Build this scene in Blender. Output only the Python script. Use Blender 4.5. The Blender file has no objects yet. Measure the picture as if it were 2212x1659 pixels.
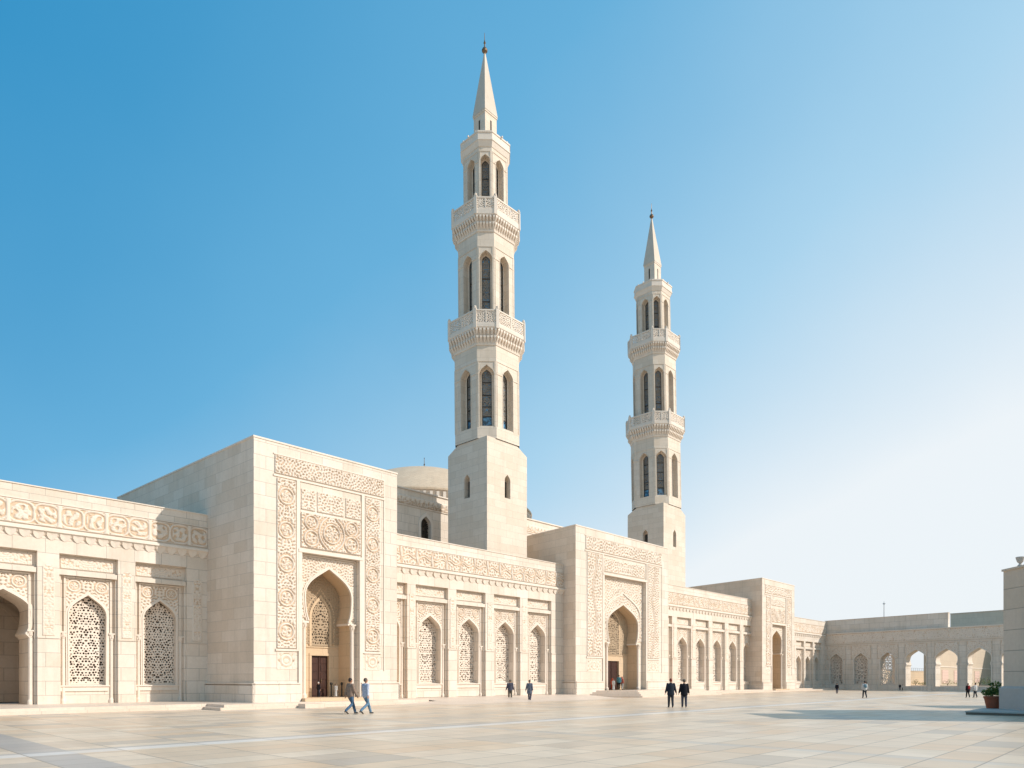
import bpy, math, random
import numpy as np
from mathutils import Vector, Matrix
from mathutils.geometry import tessellate_polygon
random.seed(7); RNG = np.random.RandomState(5)
SC = bpy.context.scene; COL = SC.collection; R = math.radians

# ------------------------------------------------------------------ camera, sky, sun
cam_d = bpy.data.cameras.new('camera'); cam = bpy.data.objects.new('camera', cam_d); COL.objects.link(cam)
cam.location = (0, 0, 1.7); cam.rotation_euler = (R(90), 0, 0)
cam_d.sensor_width = 36; cam_d.lens = 36*1500/2212
cam_d.shift_y = (1466-829.5)/2212
cam_d.clip_start = .1; cam_d.clip_end = 5000
SC.camera = cam
SUN = Vector((.97, -.243)).normalized(); EL = R(34)
sd = bpy.data.lights.new('sun', 'SUN'); so = bpy.data.objects.new('sun', sd); COL.objects.link(so)
sd.energy = 3.5; sd.angle = R(.55); sd.color = (1, .925, .845)
sv = Vector((SUN.x*math.cos(EL), SUN.y*math.cos(EL), math.sin(EL)))
so.rotation_euler = sv.to_track_quat('Z', 'Y').to_euler(); so.location = sv*200
W = bpy.data.worlds.new('World'); SC.world = W; W.use_nodes = True
nt = W.node_tree; nt.nodes.clear()
def N(nt, typ, **k):
    n = nt.nodes.new(typ)
    for a, b in k.items():
        if a.startswith('i_'):
            n.inputs[a[2:]].default_value = b
        else: setattr(n, a, b)
    return n
out = N(nt, 'ShaderNodeOutputWorld'); bg = N(nt, 'ShaderNodeBackground'); bg.inputs[1].default_value = .1
sky = N(nt, 'ShaderNodeTexSky', sky_type='NISHITA', sun_disc=False, sun_elevation=EL,
        sun_rotation=math.atan2(SUN.x, SUN.y), air_density=1.2, dust_density=2.5, ozone_density=2.0)
tc = N(nt, 'ShaderNodeTexCoord'); sep = N(nt, 'ShaderNodeSeparateXYZ')
nt.links.new(tc.outputs['Generated'], sep.inputs[0])
def mth(nt, op, a, b=None, c=None, clamp=False):
    n = nt.nodes.new('ShaderNodeMath'); n.operation = op; n.use_clamp = clamp
    for i, v in enumerate((a, b, c)):
        if v is None: continue
        if isinstance(v, (int, float)): n.inputs[i].default_value = v
        else: nt.links.new(v, n.inputs[i])
    return n.outputs[0]
# airborne dust whitens the sky towards the horizon and towards the sun's side
ax = mth(nt, 'MULTIPLY_ADD', sep.outputs[0], .63, .72)
az = mth(nt, 'MULTIPLY_ADD', sep.outputs[2], -.62, ax)
hz = mth(nt, 'POWER', mth(nt, 'SUBTRACT', 1., sep.outputs[2], clamp=True), 4.)
az = mth(nt, 'MULTIPLY_ADD', hz, .42, az)
cn = N(nt, 'ShaderNodeTexNoise'); cn.inputs['Scale'].default_value = 2.2; cn.inputs['Detail'].default_value = 6
nt.links.new(tc.outputs['Generated'], cn.inputs[0])
az = mth(nt, 'MULTIPLY_ADD', cn.outputs[0], .16, az, clamp=False)
az = mth(nt, 'ADD', az, -.08, clamp=True)
rmp = N(nt, 'ShaderNodeValToRGB'); el = rmp.color_ramp.elements
for p, c in ((.35, (.112, .358, .585)), (.65, (.33, .54, .70))): e = el.new(p); e.color = (*c, 1)
el[0].position = 0; el[0].color = (.016, .222, .455, 1); el[-1].position = 1; el[-1].color = (.70, .745, .775, 1)
nt.links.new(az, rmp.inputs[0])
sc_ = N(nt, 'ShaderNodeVectorMath', operation='SCALE'); sc_.inputs['Scale'].default_value = 10
nt.links.new(rmp.outputs[0], sc_.inputs[0])
mx = N(nt, 'ShaderNodeMix', data_type='RGBA'); mx.inputs[0].default_value = .95
nt.links.new(sky.outputs[0], mx.inputs[6]); nt.links.new(sc_.outputs[0], mx.inputs[7])
nt.links.new(mx.outputs[2], bg.inputs[0]); nt.links.new(bg.outputs[0], out.inputs[0])
SC.view_settings.view_transform = 'Standard'; SC.view_settings.look = 'None'
SC.view_settings.exposure = 0.32; SC.view_settings.gamma = 1
SC.cycles.max_bounces = 8; SC.cycles.diffuse_bounces = 6
SC.cycles.use_denoising = True

# ------------------------------------------------------------------ materials
def mat(name, base=(.7, .6, .5), rough=.8, metal=0, spec=.4):
    m = bpy.data.materials.new(name); m.use_nodes = True
    b = m.node_tree.nodes['Principled BSDF']
    b.inputs['Base Color'].default_value = (*base, 1); b.inputs['Roughness'].default_value = rough
    b.inputs['Metallic'].default_value = metal; b.inputs['Specular IOR Level'].default_value = spec
    return m, m.node_tree, b
def noise(nt, vec, scale, detail=4, rough=.6):
    n = nt.nodes.new('ShaderNodeTexNoise'); n.inputs['Scale'].default_value = scale
    n.inputs['Detail'].default_value = detail; n.inputs['Roughness'].default_value = rough
    nt.links.new(vec, n.inputs['Vector']); return n.outputs['Fac']
def mixc(nt, fac, a, b, mode='MIX'):
    n = nt.nodes.new('ShaderNodeMix'); n.data_type = 'RGBA'; n.blend_type = mode
    for i, v in ((0, fac), (6, a), (7, b)):
        if isinstance(v, (int, float)): n.inputs[i].default_value = v
        elif isinstance(v, tuple): n.inputs[i].default_value = (*v, 1)
        else: nt.links.new(v, n.inputs[i])
    return n.outputs[2]
def rng(nt, v, a, b, c=0., d=1.):
    n = nt.nodes.new('ShaderNodeMapRange')
    nt.links.new(v, n.inputs[0])
    for i, x in enumerate((a, b, c, d)): n.inputs[i+1].default_value = x
    return n.outputs[0]
def stone(name, c1, c2, bw=1.4, bh=.65, joint=.011, jc=.62, bump=.25, grime=.5, blocks=True, rough=.78, wax=0.):
    m, nt, b = mat(name, c1, rough)
    geo = nt.nodes.new('ShaderNodeNewGeometry'); pos = geo.outputs['Position']
    uv = nt.nodes.new('ShaderNodeUVMap'); uv.uv_map = 'uv'
    if blocks:
        br = nt.nodes.new('ShaderNodeTexBrick'); nt.links.new(uv.outputs[0], br.inputs[0])
        br.inputs['Color1'].default_value = (*c1, 1); br.inputs['Color2'].default_value = (*c2, 1)
        br.inputs['Mortar'].default_value = (*[x*jc for x in c1], 1)
        br.inputs['Scale'].default_value = 1; br.inputs['Brick Width'].default_value = bw; br.inputs['Row Height'].default_value = bh
        br.inputs['Mortar Size'].default_value = joint; br.inputs['Mortar Smooth'].default_value = .3
        br.inputs['Bias'].default_value = -.15
        col = br.outputs[0]; jf = br.outputs[1]
    else:
        col = mixc(nt, rng(nt, noise(nt, pos, .7), .35, .65), c1, c2)
    n1 = noise(nt, pos, .45, 5); n2 = noise(nt, pos, 5.5, 5, .65); n3 = noise(nt, pos, 38, 3)
    # vertical rain streaks
    sepn = nt.nodes.new('ShaderNodeVectorMath'); sepn.operation = 'MULTIPLY'; nt.links.new(pos, sepn.inputs[0]); sepn.inputs[1].default_value = (2.2, 2.2, .16)
    n4 = noise(nt, sepn.outputs[0], 1.0, 5, .6)
    col = mixc(nt, rng(nt, n1, .38, .68, 0, .30*grime), col, (.52, .42, .31), 'MIX')
    col = mixc(nt, rng(nt, n4, .52, .75, 0, .34*grime), col, (.44, .37, .29), 'MIX')
    col = mixc(nt, rng(nt, n2, .3, .7, .0, .5), col, mixc(nt, 1., col, (.86, .84, .81), 'MULTIPLY'), 'MIX')
    col = mixc(nt, rng(nt, n3, .35, .7, 0, .35), col, mixc(nt, 1., col, (.82, .78, .72), 'MULTIPLY'), 'MIX')
    nt.links.new(col, b.inputs['Base Color'])
    bp = nt.nodes.new('ShaderNodeBump'); bp.inputs['Strength'].default_value = bump; bp.inputs['Distance'].default_value = .02
    h = mth(nt, 'ADD', mth(nt, 'MULTIPLY', n2, .5), mth(nt, 'MULTIPLY', n3, .5))
    if blocks: h = mth(nt, 'SUBTRACT', h, mth(nt, 'MULTIPLY', jf, 1.2))
    nt.links.new(h, bp.inputs['Height']); nt.links.new(bp.outputs[0], b.inputs['Normal'])
    return m
CA, CB = (.79, .70, .605), (.71, .61, .505)
STONE = stone('pale limestone blocks', CA, CB, bw=1.5, bh=.78, jc=.58, joint=.017, grime=1.0)
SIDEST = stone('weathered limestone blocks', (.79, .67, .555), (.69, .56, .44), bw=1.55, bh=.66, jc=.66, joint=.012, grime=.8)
STONE_S = stone('limestone small blocks', (.765, .665, .555), (.69, .58, .465), bw=1.5, bh=.62, jc=.68, grime=.8)
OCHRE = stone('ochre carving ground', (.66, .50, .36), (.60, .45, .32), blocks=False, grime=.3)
TRIM = stone('smooth limestone trim', (.80, .71, .615), (.765, .665, .565), blocks=False, bump=.15, grime=.35)
CARVE = stone('carved limestone', (.79, .69, .59), (.75, .645, .54), blocks=False, bump=.2, grime=.35)
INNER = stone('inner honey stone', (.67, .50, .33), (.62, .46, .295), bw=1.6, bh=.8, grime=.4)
FARST = stone('far grey beige stone', (.78, .66, .52), (.74, .62, .48), bw=2.4, bh=1.1, grime=.6, bump=.1)
PIER = stone('grey beige pier stone', (.72, .59, .47), (.67, .55, .43), bw=9, bh=1.03, joint=.02, jc=.5, grime=.8, bump=.4)
SPIRE = stone('grey beige spire stone', (.65, .57, .48), (.60, .52, .43), blocks=False, grime=.9)
TANB, _, _ = mat('shade tan screen backing', (.44, .33, .235), .9)  # tan colour stands in for the shade seen through the lattice holes
GREYST = stone('grey slab stone', (.56, .52, .475), (.52, .48, .44), blocks=False, grime=.5, bump=.3)
DOMEST = stone('dome stone', (.70, .54, .38), (.64, .48, .33), bw=1.0, bh=.5, joint=.01, grime=.7)
DUSK, _, _ = mat('shade brown screen backing', (.26, .19, .13), .9)  # brown backing colour, inner darkness behind the left wing lattices put into it
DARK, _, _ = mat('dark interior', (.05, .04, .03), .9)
LATT, _, _ = mat('grey brown lattice', (.22, .19, .155), .7)
BRONZE, _, _ = mat('dark bronze lattice', (.055, .045, .036), .45, .3)
def wood():
    m, nt, b = mat('dark red wood', (.10, .03, .015), .4)
    geo = nt.nodes.new('ShaderNodeNewGeometry'); v = nt.nodes.new('ShaderNodeVectorMath'); v.operation = 'MULTIPLY'
    nt.links.new(geo.outputs['Position'], v.inputs[0]); v.inputs[1].default_value = (14, 14, 1.2)
    n = noise(nt, v.outputs[0], 1.5, 5)
    nt.links.new(mixc(nt, rng(nt, n, .3, .7), (.075, .027, .015), (.028, .011, .007)), b.inputs['Base Color']); return m
WOOD = wood()
def glass():
    m, nt, b = mat('window glass', (.05, .10, .16), .08, 0, .9)
    geo = nt.nodes.new('ShaderNodeNewGeometry'); n = noise(nt, geo.outputs['Position'], 2.5, 3)
    nt.links.new(mixc(nt, rng(nt, n, .42, .58), (.10, .26, .42), (.03, .035, .04)), b.inputs['Base Color'])
    return m
GLASS = glass()
METAL, _, _ = mat('weathered copper', (.20, .13, .08), .45, .8)
POST, _, _ = mat('dark metal', (.04, .035, .03), .4, .6)
GREYM, _, _ = mat('grey mast metal', (.35, .36, .37), .5, .5)
TERRA = stone('terracotta', (.34, .085, .035), (.30, .07, .03), blocks=False, grime=.15, bump=.3, rough=.7)
SOIL, _, _ = mat('soil', (.05, .035, .02), .95)
def leafm(name, a, b2):
    m, nt, b = mat(name, a, .55, 0, .3)
    geo = nt.nodes.new('ShaderNodeNewGeometry')
    nt.links.new(mixc(nt, geo.outputs['Random Per Island'], a, b2), b.inputs['Base Color']); return m
LEAF = leafm('green leaves', (.05, .11, .025), (.20, .28, .08))
LEAFY = leafm('yellow green leaves', (.10, .14, .02), (.30, .27, .05))
def ground():
    m, nt, b = mat('polished marble paving', (.7, .6, .5), .25, 0, .12)
    tco = nt.nodes.new('ShaderNodeTexCoord'); v = tco.outputs['Object']
    sp = nt.nodes.new('ShaderNodeSeparateXYZ'); nt.links.new(v, sp.inputs[0])
    br = nt.nodes.new('ShaderNodeTexBrick'); nt.links.new(v, br.inputs[0]); br.offset = 0
    br.inputs['Color1'].default_value = (0, 0, 0, 1); br.inputs['Color2'].default_value = (1, 1, 1, 1); br.inputs['Mortar'].default_value = (.5, .5, .5, 1)
    br.inputs['Scale'].default_value = 1; br.inputs['Brick Width'].default_value = 1.9; br.inputs['Row Height'].default_value = 1.0
    br.inputs['Mortar Size'].default_value = .018; br.inputs['Mortar Smooth'].default_value = .2
    cr = nt.nodes.new('ShaderNodeValToRGB'); nt.links.new(br.outputs[0], cr.inputs[0]); cr.color_ramp.interpolation = 'CONSTANT'
    cols = [(0, (0.673, 0.504, 0.352)), (.10, (0.556, 0.449, 0.344)), (.16, (0.712, 0.550, 0.401)), (.34, (0.683, 0.485, 0.320)), (.44, (0.731, 0.578, 0.425)),
            (.60, (0.692, 0.518, 0.360)), (.76, (0.615, 0.477, 0.352)), (.84, (0.751, 0.600, 0.449)), (.95, (0.497, 0.412, 0.328))]
    e = cr.color_ramp.elements
    while len(e) < len(cols): e.new(.5)
    for i, (p, c) in enumerate(cols): e[i].position = p; e[i].color = (*c, 1)
    col = cr.outputs[0]
    # marble veins run along each slab
    sv2 = nt.nodes.new('ShaderNodeVectorMath'); sv2.operation = 'MULTIPLY'; nt.links.new(v, sv2.inputs[0]); sv2.inputs[1].default_value = (1.4, .28, 1)
    n1 = noise(nt, sv2.outputs[0], 1.2, 7, .65); n2 = noise(nt, v, .22, 4); n3 = noise(nt, v, 22, 3)
    col = mixc(nt, rng(nt, n1, .42, .7, 0, .55), col, (.50, .41, .31))
    col = mixc(nt, rng(nt, n1, .25, .45, .35, 0), col, (.74, .67, .58))
    col = mixc(nt, rng(nt, n2, .35, .7, 0, .3), col, (.62, .51, .40))
    def band(coord, c0, c1):
        return mth(nt, 'MULTIPLY', mth(nt, 'GREATER_THAN', coord, c0), mth(nt, 'LESS_THAN', coord, c1))
    X, Y = sp.outputs[0], sp.outputs[1]
    lim = mth(nt, 'LESS_THAN', Y, -1.5)
    for (cc, a0, a1, c, k) in ((X, -15.2, -14.25, (.33, .33, .33), .85), (X, -2.4, -1.9, (.45, .43, .40), .5), (X, 13.3, 13.8, (.43, .41, .385), .5), (Y, -20.0, -19.7, (.36, .355, .35), .7), (Y, -20.7, -20.0, (.74, .72, .69), .7)):
        f = mth(nt, 'MULTIPLY', mth(nt, 'MULTIPLY', band(cc, a0, a1), lim), rng(nt, n1, .2, .8, k, k*.6))
        col = mixc(nt, f, col, c)
    col = mixc(nt, mth(nt, 'MULTIPLY', br.outputs[1], .8), col, (.24, .20, .16))
    nt.links.new(col, b.inputs['Base Color'])
    rg = mth(nt, 'ADD', rng(nt, n2, .3, .7, .27, .40), mth(nt, 'MULTIPLY', n3, .07))
    nt.links.new(rg, b.inputs['Roughness'])
    bp = nt.nodes.new('ShaderNodeBump'); bp.inputs['Strength'].default_value = .25; bp.inputs['Distance'].default_value = .006
    h = mth(nt, 'SUBTRACT', mth(nt, 'MULTIPLY', noise(nt, v, 3.0, 3), .8), mth(nt, 'MULTIPLY', br.outputs[1], 1.))
    nt.links.new(h, bp.inputs['Height']); nt.links.new(bp.outputs[0], b.inputs['Normal'])
    return m
PAVE = ground()
STEP = stone('step marble', (.76, .63, .52), (.72, .59, .48), bw=1.9, bh=1.0, joint=.01, grime=.6, rough=.45)
EARTH, _, _ = mat('dry garden earth', (.42, .33, .22), .95)

# ------------------------------------------------------------------ building frame
P1 = Vector((-15.03, 40.4)); d1 = Vector((.69, .724)).normalized(); d2 = Vector((-d1.y, d1.x))
BFR = Matrix(((d1.x, d2.x, 0, P1.x), (d1.y, d2.y, 0, P1.y), (0, 0, 1, 0), (0, 0, 0, 1)))
A0 = Vector((50.05, 111.0)); fa = Vector((.5934552, -.8048670)); fb = Vector((.8048670, .5934552))
FFR = Matrix(((fa.x, fb.x, 0, A0.x), (fa.y, fb.y, 0, A0.y), (0, 0, 1, 0), (0, 0, 0, 1)))
WFR = Matrix.Identity(4)
def thing(name, label, cat, fr=BFR, at=(0, 0, 0), group=None, kind=None):
    o = bpy.data.objects.new(name, None); COL.objects.link(o)
    o.matrix_world = fr @ Matrix.Translation(at)
    o.empty_display_size = .5
    o['label'] = label; o['category'] = cat
    if group: o['group'] = group
    if kind: o['kind'] = kind
    o['org'] = tuple(at)
    return o
def org(par):
    while par is not None:
        if 'org' in par: return Vector(par['org'])
        par = par.parent
    return Vector((0, 0, 0))
def link(name, me, mats, parent):
    o = bpy.data.objects.new(name, me); COL.objects.link(o)
    for m in (mats if isinstance(mats, (list, tuple)) else [mats]): me.materials.append(m)
    if parent is not None: o.parent = parent
    return o
def top(o, label, cat, fr=None, group=None, kind=None):
    if fr is not None: o.matrix_world = fr
    o['label'] = label; o['category'] = cat
    if group: o['group'] = group
    if kind: o['kind'] = kind
    return o
class M:
    def __init__(s, T=None): s.v = []; s.f = []; s.mi = []; s.T = T; s.cur = 0; s.sm = []; s.smooth = False
    def P(s, p):
        p = Vector(p)
        if s.T is not None: p = s.T @ p
        s.v.append(p); return len(s.v)-1
    def F(s, pts):
        s.f.append([s.P(p) for p in pts]); s.mi.append(s.cur); s.sm.append(s.smooth)
    def box(s, x0, x1, y0, y1, z0, z1):
        a = [(x0, y0), (x1, y0), (x1, y1), (x0, y1)]
        s.prism(a, z0, z1)
    def prism(s, pl, z0, z1, pl2=None):
        q = pl2 or pl; n = len(pl)
        for i in range(n):
            j = (i+1) % n
            s.F([(*pl[i], z0), (*pl[j], z0), (*q[j], z1), (*q[i], z1)])
        s.F([(*p, z1) for p in q]); s.F([(*p, z0) for p in reversed(pl)])
    def lathe(s, prof, n=16, c=(0, 0), a0=0):
        sm = s.smooth; s.smooth = n > 10
        for k in range(len(prof)-1):
            (r0, z0), (r1, z1) = prof[k], prof[k+1]
            for i in range(n):
                a, b = a0+2*math.pi*i/n, a0+2*math.pi*(i+1)/n
                q = [(c[0]+r0*math.cos(a), c[1]+r0*math.sin(a), z0), (c[0]+r0*math.cos(b), c[1]+r0*math.sin(b), z0),
                     (c[0]+r1*math.cos(b), c[1]+r1*math.sin(b), z1), (c[0]+r1*math.cos(a), c[1]+r1*math.sin(a), z1)]
                if r1 < 1e-4: q = q[:3]
                elif r0 < 1e-4: q = [q[0], q[2], q[3]]
                s.F(q)
        s.smooth = sm
    def poly2(s, outer, y, hole=None, back=False):      # polygon in x,z at depth y
        loops = [[Vector((x, z, 0)) for x, z in outer]]
        if hole: loops.append([Vector((x, z, 0)) for x, z in hole])
        flat = [p for l in loops for p in l]
        for t in tessellate_polygon(loops):
            p = [flat[i] for i in t]
            area = (p[1]-p[0]).cross(p[2]-p[0]).z
            if abs(area) < 1e-9: continue
            if (area < 0) != back: p.reverse()
            s.F([(q.x, y, q.y) for q in p])
    def strip(s, pts, y0, y1, flip=False):               # x,z polyline swept in y
        for a, b in zip(pts, pts[1:]):
            q = [(a[0], y0, a[1]), (b[0], y0, b[1]), (b[0], y1, b[1]), (a[0], y1, a[1])]
            s.F(q[::-1] if flip else q)
    def band(s, pts, off, y0, y1, inn=0.):               # raised moulding that follows an open outline
        o = offs(pts, off); i = offs(pts, inn) if inn else pts
        for k in range(len(pts)-1):
            s.F([(i[k][0], y0, i[k][1]), (i[k+1][0], y0, i[k+1][1]), (o[k+1][0], y0, o[k+1][1]), (o[k][0], y0, o[k][1])])
        s.strip(o, y0, y1); s.strip(i, y0, y1, True)
    def build(s, name, mats, parent=None, off=None):
        if off is None: off = org(parent)
        me = bpy.data.meshes.new(name)
        me.from_pydata([tuple(p-off) for p in s.v], [], s.f)
        uvl = me.uv_layers.new(name='uv'); li = 0; data = np.zeros(len(me.loops)*2, 'f')
        for f in s.f:
            p = [s.v[i] for i in f]
            n = Vector((0, 0, 0))
            for k in range(len(p)): n += p[k].cross(p[(k+1) % len(p)])
            if n.length > 1e-12: n.normalize()
            if abs(n.z) > .75:
                for q in p: data[2*li] = q.x; data[2*li+1] = q.y; li += 1
            else:
                tx, ty = -n.y, n.x; L = math.hypot(tx, ty) or 1; tx /= L; ty /= L
                if tx < -.01: tx, ty = -tx, -ty
                for q in p: data[2*li] = q.x*tx+q.y*ty; data[2*li+1] = q.z; li += 1
        uvl.data.foreach_set('uv', data)
        o = link(name, me, mats, parent)
        if any(s.mi): me.polygons.foreach_set('material_index', s.mi)
        if any(s.sm): me.polygons.foreach_set('use_smooth', s.sm)
        return o
def offs(pts, d):
    r = []
    for k in range(len(pts)):
        a = pts[max(k-1, 0)]; b = pts[min(k+1, len(pts)-1)]
        tx, tz = b[0]-a[0], b[1]-a[1]; L = math.hypot(tx, tz) or 1
        nx, nz = -tz/L, tx/L
        if 0 < k < len(pts)-1:
            c = pts[k]; e1 = Vector((c[0]-a[0], c[1]-a[1])); e2 = Vector((b[0]-c[0], b[1]-c[1]))
            if e1.length > 1e-6 and e2.length > 1e-6:
                cs = max(.5, math.cos(e1.angle(e2)/2)); r.append((c[0]+nx*d/cs, c[1]+nz*d/cs)); continue
        r.append((pts[k][0]+nx*d, pts[k][1]+nz*d))
    return r
def bez(p0, p1, p2, p3, n):
    out_ = []
    for i in range(1, n+1):
        t = i/n; u = 1-t
        out_.append(tuple(u**3*p0[k]+3*u*u*t*p1[k]+3*u*t*t*p2[k]+t**3*p3[k] for k in (0, 1)))
    return out_
class Arch:
    """pointed horseshoe arch: jamb half width wj, neck wn at zn, widest w at zw, apex za"""
    def __init__(s, cx, w, zw, za, z0, wj=None, wn=None, zn=None, n=11):
        wj = wj if wj is not None else w; s.cx = cx; s.z0 = z0; s.za = za
        r = [(wj, z0)]
        if wn is not None:
            r += [(wj, zn-.28), (wj-.04, zn-.2), (wn, zn-.02), (wn, zn+.03)]
            r += bez((wn, zn+.03), (w*.97, zn+.25*(zw-zn)), (w, zn+.65*(zw-zn)), (w, zw), 5)
        else:
            r += [(w, zw)]
        H = za-zw
        r += bez((w, zw), (w, zw+.50*H), (w*.46, za-.30*H), (0, za), n)
        s.r = r
        s.pts = [(cx-x, z) for x, z in r] + [(cx+x, z) for x, z in reversed(r[:-1])]
    def hw(s, z):
        zz = np.array([p[1] for p in s.r]); xx = np.array([p[0] for p in s.r])
        return np.where(z > s.za, -1, np.where(z < s.z0, -1, np.interp(z, zz, xx)))
    def inside(s, u, v, grow=0.): return np.abs(u-s.cx) < s.hw(v)+grow

# ------------------------------------------------------------------ carving patterns (height fields)
def bandnoise(seed, aniso=1., n=512, k0=64, bw=9):
    rs = np.random.RandomState(seed); f = np.fft.fft2(rs.randn(n, n))
    kx = np.fft.fftfreq(n)*n; KX, KY = np.meshgrid(kx, kx*aniso); k = np.hypot(KX, KY)
    g = np.real(np.fft.ifft2(f*np.exp(-((k-k0)/bw)**2))); return g/g.std()
TN = [bandnoise(1), bandnoise(2, bw=14), bandnoise(3, .8, bw=7)]
def samp(i, u, v, lam):
    lam = lam*.72
    t = TN[i]; n = t.shape[0]; x = (u/lam*8) % n; y = (v/lam*8) % n
    x0 = np.floor(x).astype(int); y0 = np.floor(y).astype(int); fx = x-x0; fy = y-y0; x0 %= n; y0 %= n; x1 = (x0+1) % n; y1 = (y0+1) % n
    return (t[y0, x0]*(1-fx)+t[y0, x1]*fx)*(1-fy)+(t[y1, x0]*(1-fx)+t[y1, x1]*fx)*fy
def sst(x, a, b): t = np.clip((x-a)/(b-a), 0, 1); return t*t*(3-2*t)
def worms(lam, seed=0, cx=None, off=0.):
    def h(u, v):
        uu = np.abs(u-cx) if cx is not None else u
        return sst(samp(seed, uu+off, v+off*.7, lam), -.95, .05)
    return h
def veins(lam, seed=2, cx=None, off=0., w=.33):
    def h(u, v):
        uu = np.abs(u-cx) if cx is not None else u
        return 1-np.exp(-(samp(seed, uu+off, v+off*.7, lam)/w)**2)
    return h
def ring(h, u, v, cx, cy, rad, w=.055, inner=None, asp=1., pointed=0.):
    dx, dy = u-cx, (v-cy)/asp; r = np.hypot(dx, dy)
    if pointed: r = r*(1-pointed*np.exp(-(dx/(.35*rad))**2)*(r/rad)**2)
    th = np.arctan2(dy, dx)
    if inner is not None: h = np.where(r < rad, inner(r/rad, th, h), h)
    h = h*(1-np.exp(-((r-rad-w*2.2)/(w*.9))**2)) * (1-np.exp(-((r-rad+w*2.2)/(w*.9))**2))
    return np.maximum(h, 1.15*np.exp(-((r-rad)/w)**4))
def petals(k, tw=3., seed=0.):
    def f(r, th, h):
        p = np.cos(k*th+tw*r*np.pi+seed)*np.cos(2.6*np.pi*r)
        return sst(p, -.35, .3)*.85+.2*h
    return f
def line(h, u, v, fx, w=.05):
    d = np.abs(fx); return np.maximum(h*(1-np.exp(-((d-w*2)/(w*.9))**2)), 1.1*np.exp(-(d/w)**4))
def relief(name, parent, fr, x0, x1, z0, z1, y, amp, res, hf, mat_=None, keep=None, edge=.05, T=None, label=None, och=None):
    """carved stone slab: relief grid facing -y in frame; x,z extents, base plane y"""
    nx = max(2, int((x1-x0)/res)+1); nz = max(2, int((z1-z0)/res)+1)
    xs = np.linspace(x0, x1, nx); zs = np.linspace(z0, z1, nz); U, V = np.meshgrid(xs, zs)
    amp *= 1.35; H = hf(U, V)*amp
    e = np.minimum(np.minimum(U-x0, x1-U), np.minimum(V-z0, z1-V))
    H = np.where(e < edge, amp*1.05, H); H = np.where(e < 1e-6, 0, H)
    co = np.stack([U, y-H, V], -1).reshape(-1, 3)
    idx = np.arange(nx*nz).reshape(nz, nx)
    q = np.stack([idx[:-1, :-1], idx[:-1, 1:], idx[1:, 1:], idx[1:, :-1]], -1).reshape(-1, 4)
    if keep is not None:
        cu = (U[:-1, :-1]+U[1:, 1:])/2; cv = (V[:-1, :-1]+V[1:, 1:])/2
        q = q[keep(cu, cv).reshape(-1)]
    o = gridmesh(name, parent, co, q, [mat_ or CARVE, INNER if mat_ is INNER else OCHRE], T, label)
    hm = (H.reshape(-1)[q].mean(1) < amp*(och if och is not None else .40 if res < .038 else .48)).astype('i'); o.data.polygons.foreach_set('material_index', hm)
    return o
def gridmesh(name, parent, co, q, mat_, T=None, label=None, uvc=True):
    used = np.unique(q); mp = np.zeros(co.shape[0], int); mp[used] = np.arange(used.size); q = mp[q]; co = co[used]
    if T is not None:
        A = np.array(T); co = co@A[:3, :3].T+A[:3, 3]
    co = co-np.array(org(parent))
    me = bpy.data.meshes.new(name); me.vertices.add(len(co)); me.vertices.foreach_set('co', co.ravel().astype('f'))
    me.loops.add(q.size); me.loops.foreach_set('vertex_index', q.ravel().astype('i'))
    me.polygons.add(len(q)); me.polygons.foreach_set('loop_start', np.arange(0, q.size, 4, dtype='i'))
    me.update(calc_edges=True)
    o = link(name, me, mat_, parent)
    if label: o['label'] = label
    return o
JT = RNG.rand(64, 64, 3)
def holes(u, v, lam):
    gx, gy = u/lam, v/lam; bx, by = np.floor(gx).astype(int), np.floor(gy).astype(int); best = np.full(u.shape, 9.)
    for i in (-1, 0, 1):
        for j in (-1, 0, 1):
            cx_, cy_ = bx+i, by+j; t = JT[cx_ % 64, cy_ % 64]
            px = cx_+.5+(t[..., 0]-.5)*.45+.5*(cy_ % 2); py = cy_+.5+(t[..., 1]-.5)*.45
            best = np.minimum(best, np.hypot(gx-px, gy-py)/(.20+.21*t[..., 2]))
    return best
def jali(name, parent, arch, z0, y, lam, res, thr=-.5, seed=1, mat_=None, th=.07, T=None, grow=.03, off=0.):
    """pierced stone screen filling an arch (real holes, real thickness)"""
    w = max(p[0] for p in arch.r)+grow; x0, x1 = arch.cx-w, arch.cx+w; z1 = arch.za+grow
    nx = int((x1-x0)/res)+1; nz = int((z1-z0)/res)+1
    xs = np.linspace(x0, x1, nx); zs = np.linspace(z0, z1, nz); U, V = np.meshgrid(xs, zs)
    co = np.stack([U, np.full_like(U, y), V], -1).reshape(-1, 3)
    idx = np.arange(nx*nz).reshape(nz, nx)
    q = np.stack([idx[:-1, :-1], idx[:-1, 1:], idx[1:, 1:], idx[1:, :-1]], -1).reshape(-1, 4)
    cu = (U[:-1, :-1]+U[1:, 1:])/2; cv = (V[:-1, :-1]+V[1:, 1:])/2
    solid = (holes(np.abs(cu-arch.cx)+off, cv+off, lam*.86) > 1.0+thr*.0) | (cv < z0+.08)
    k = (solid & (np.abs(cu-arch.cx) < arch.hw(np.clip(cv, arch.z0+.01, arch.za-.001))+grow)).reshape(-1)
    o = gridmesh(name, parent, co, q[k], mat_ or CARVE, T)
    md = o.modifiers.new('thickness', 'SOLIDIFY'); md.thickness = th; md.offset = -1
    return o

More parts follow.
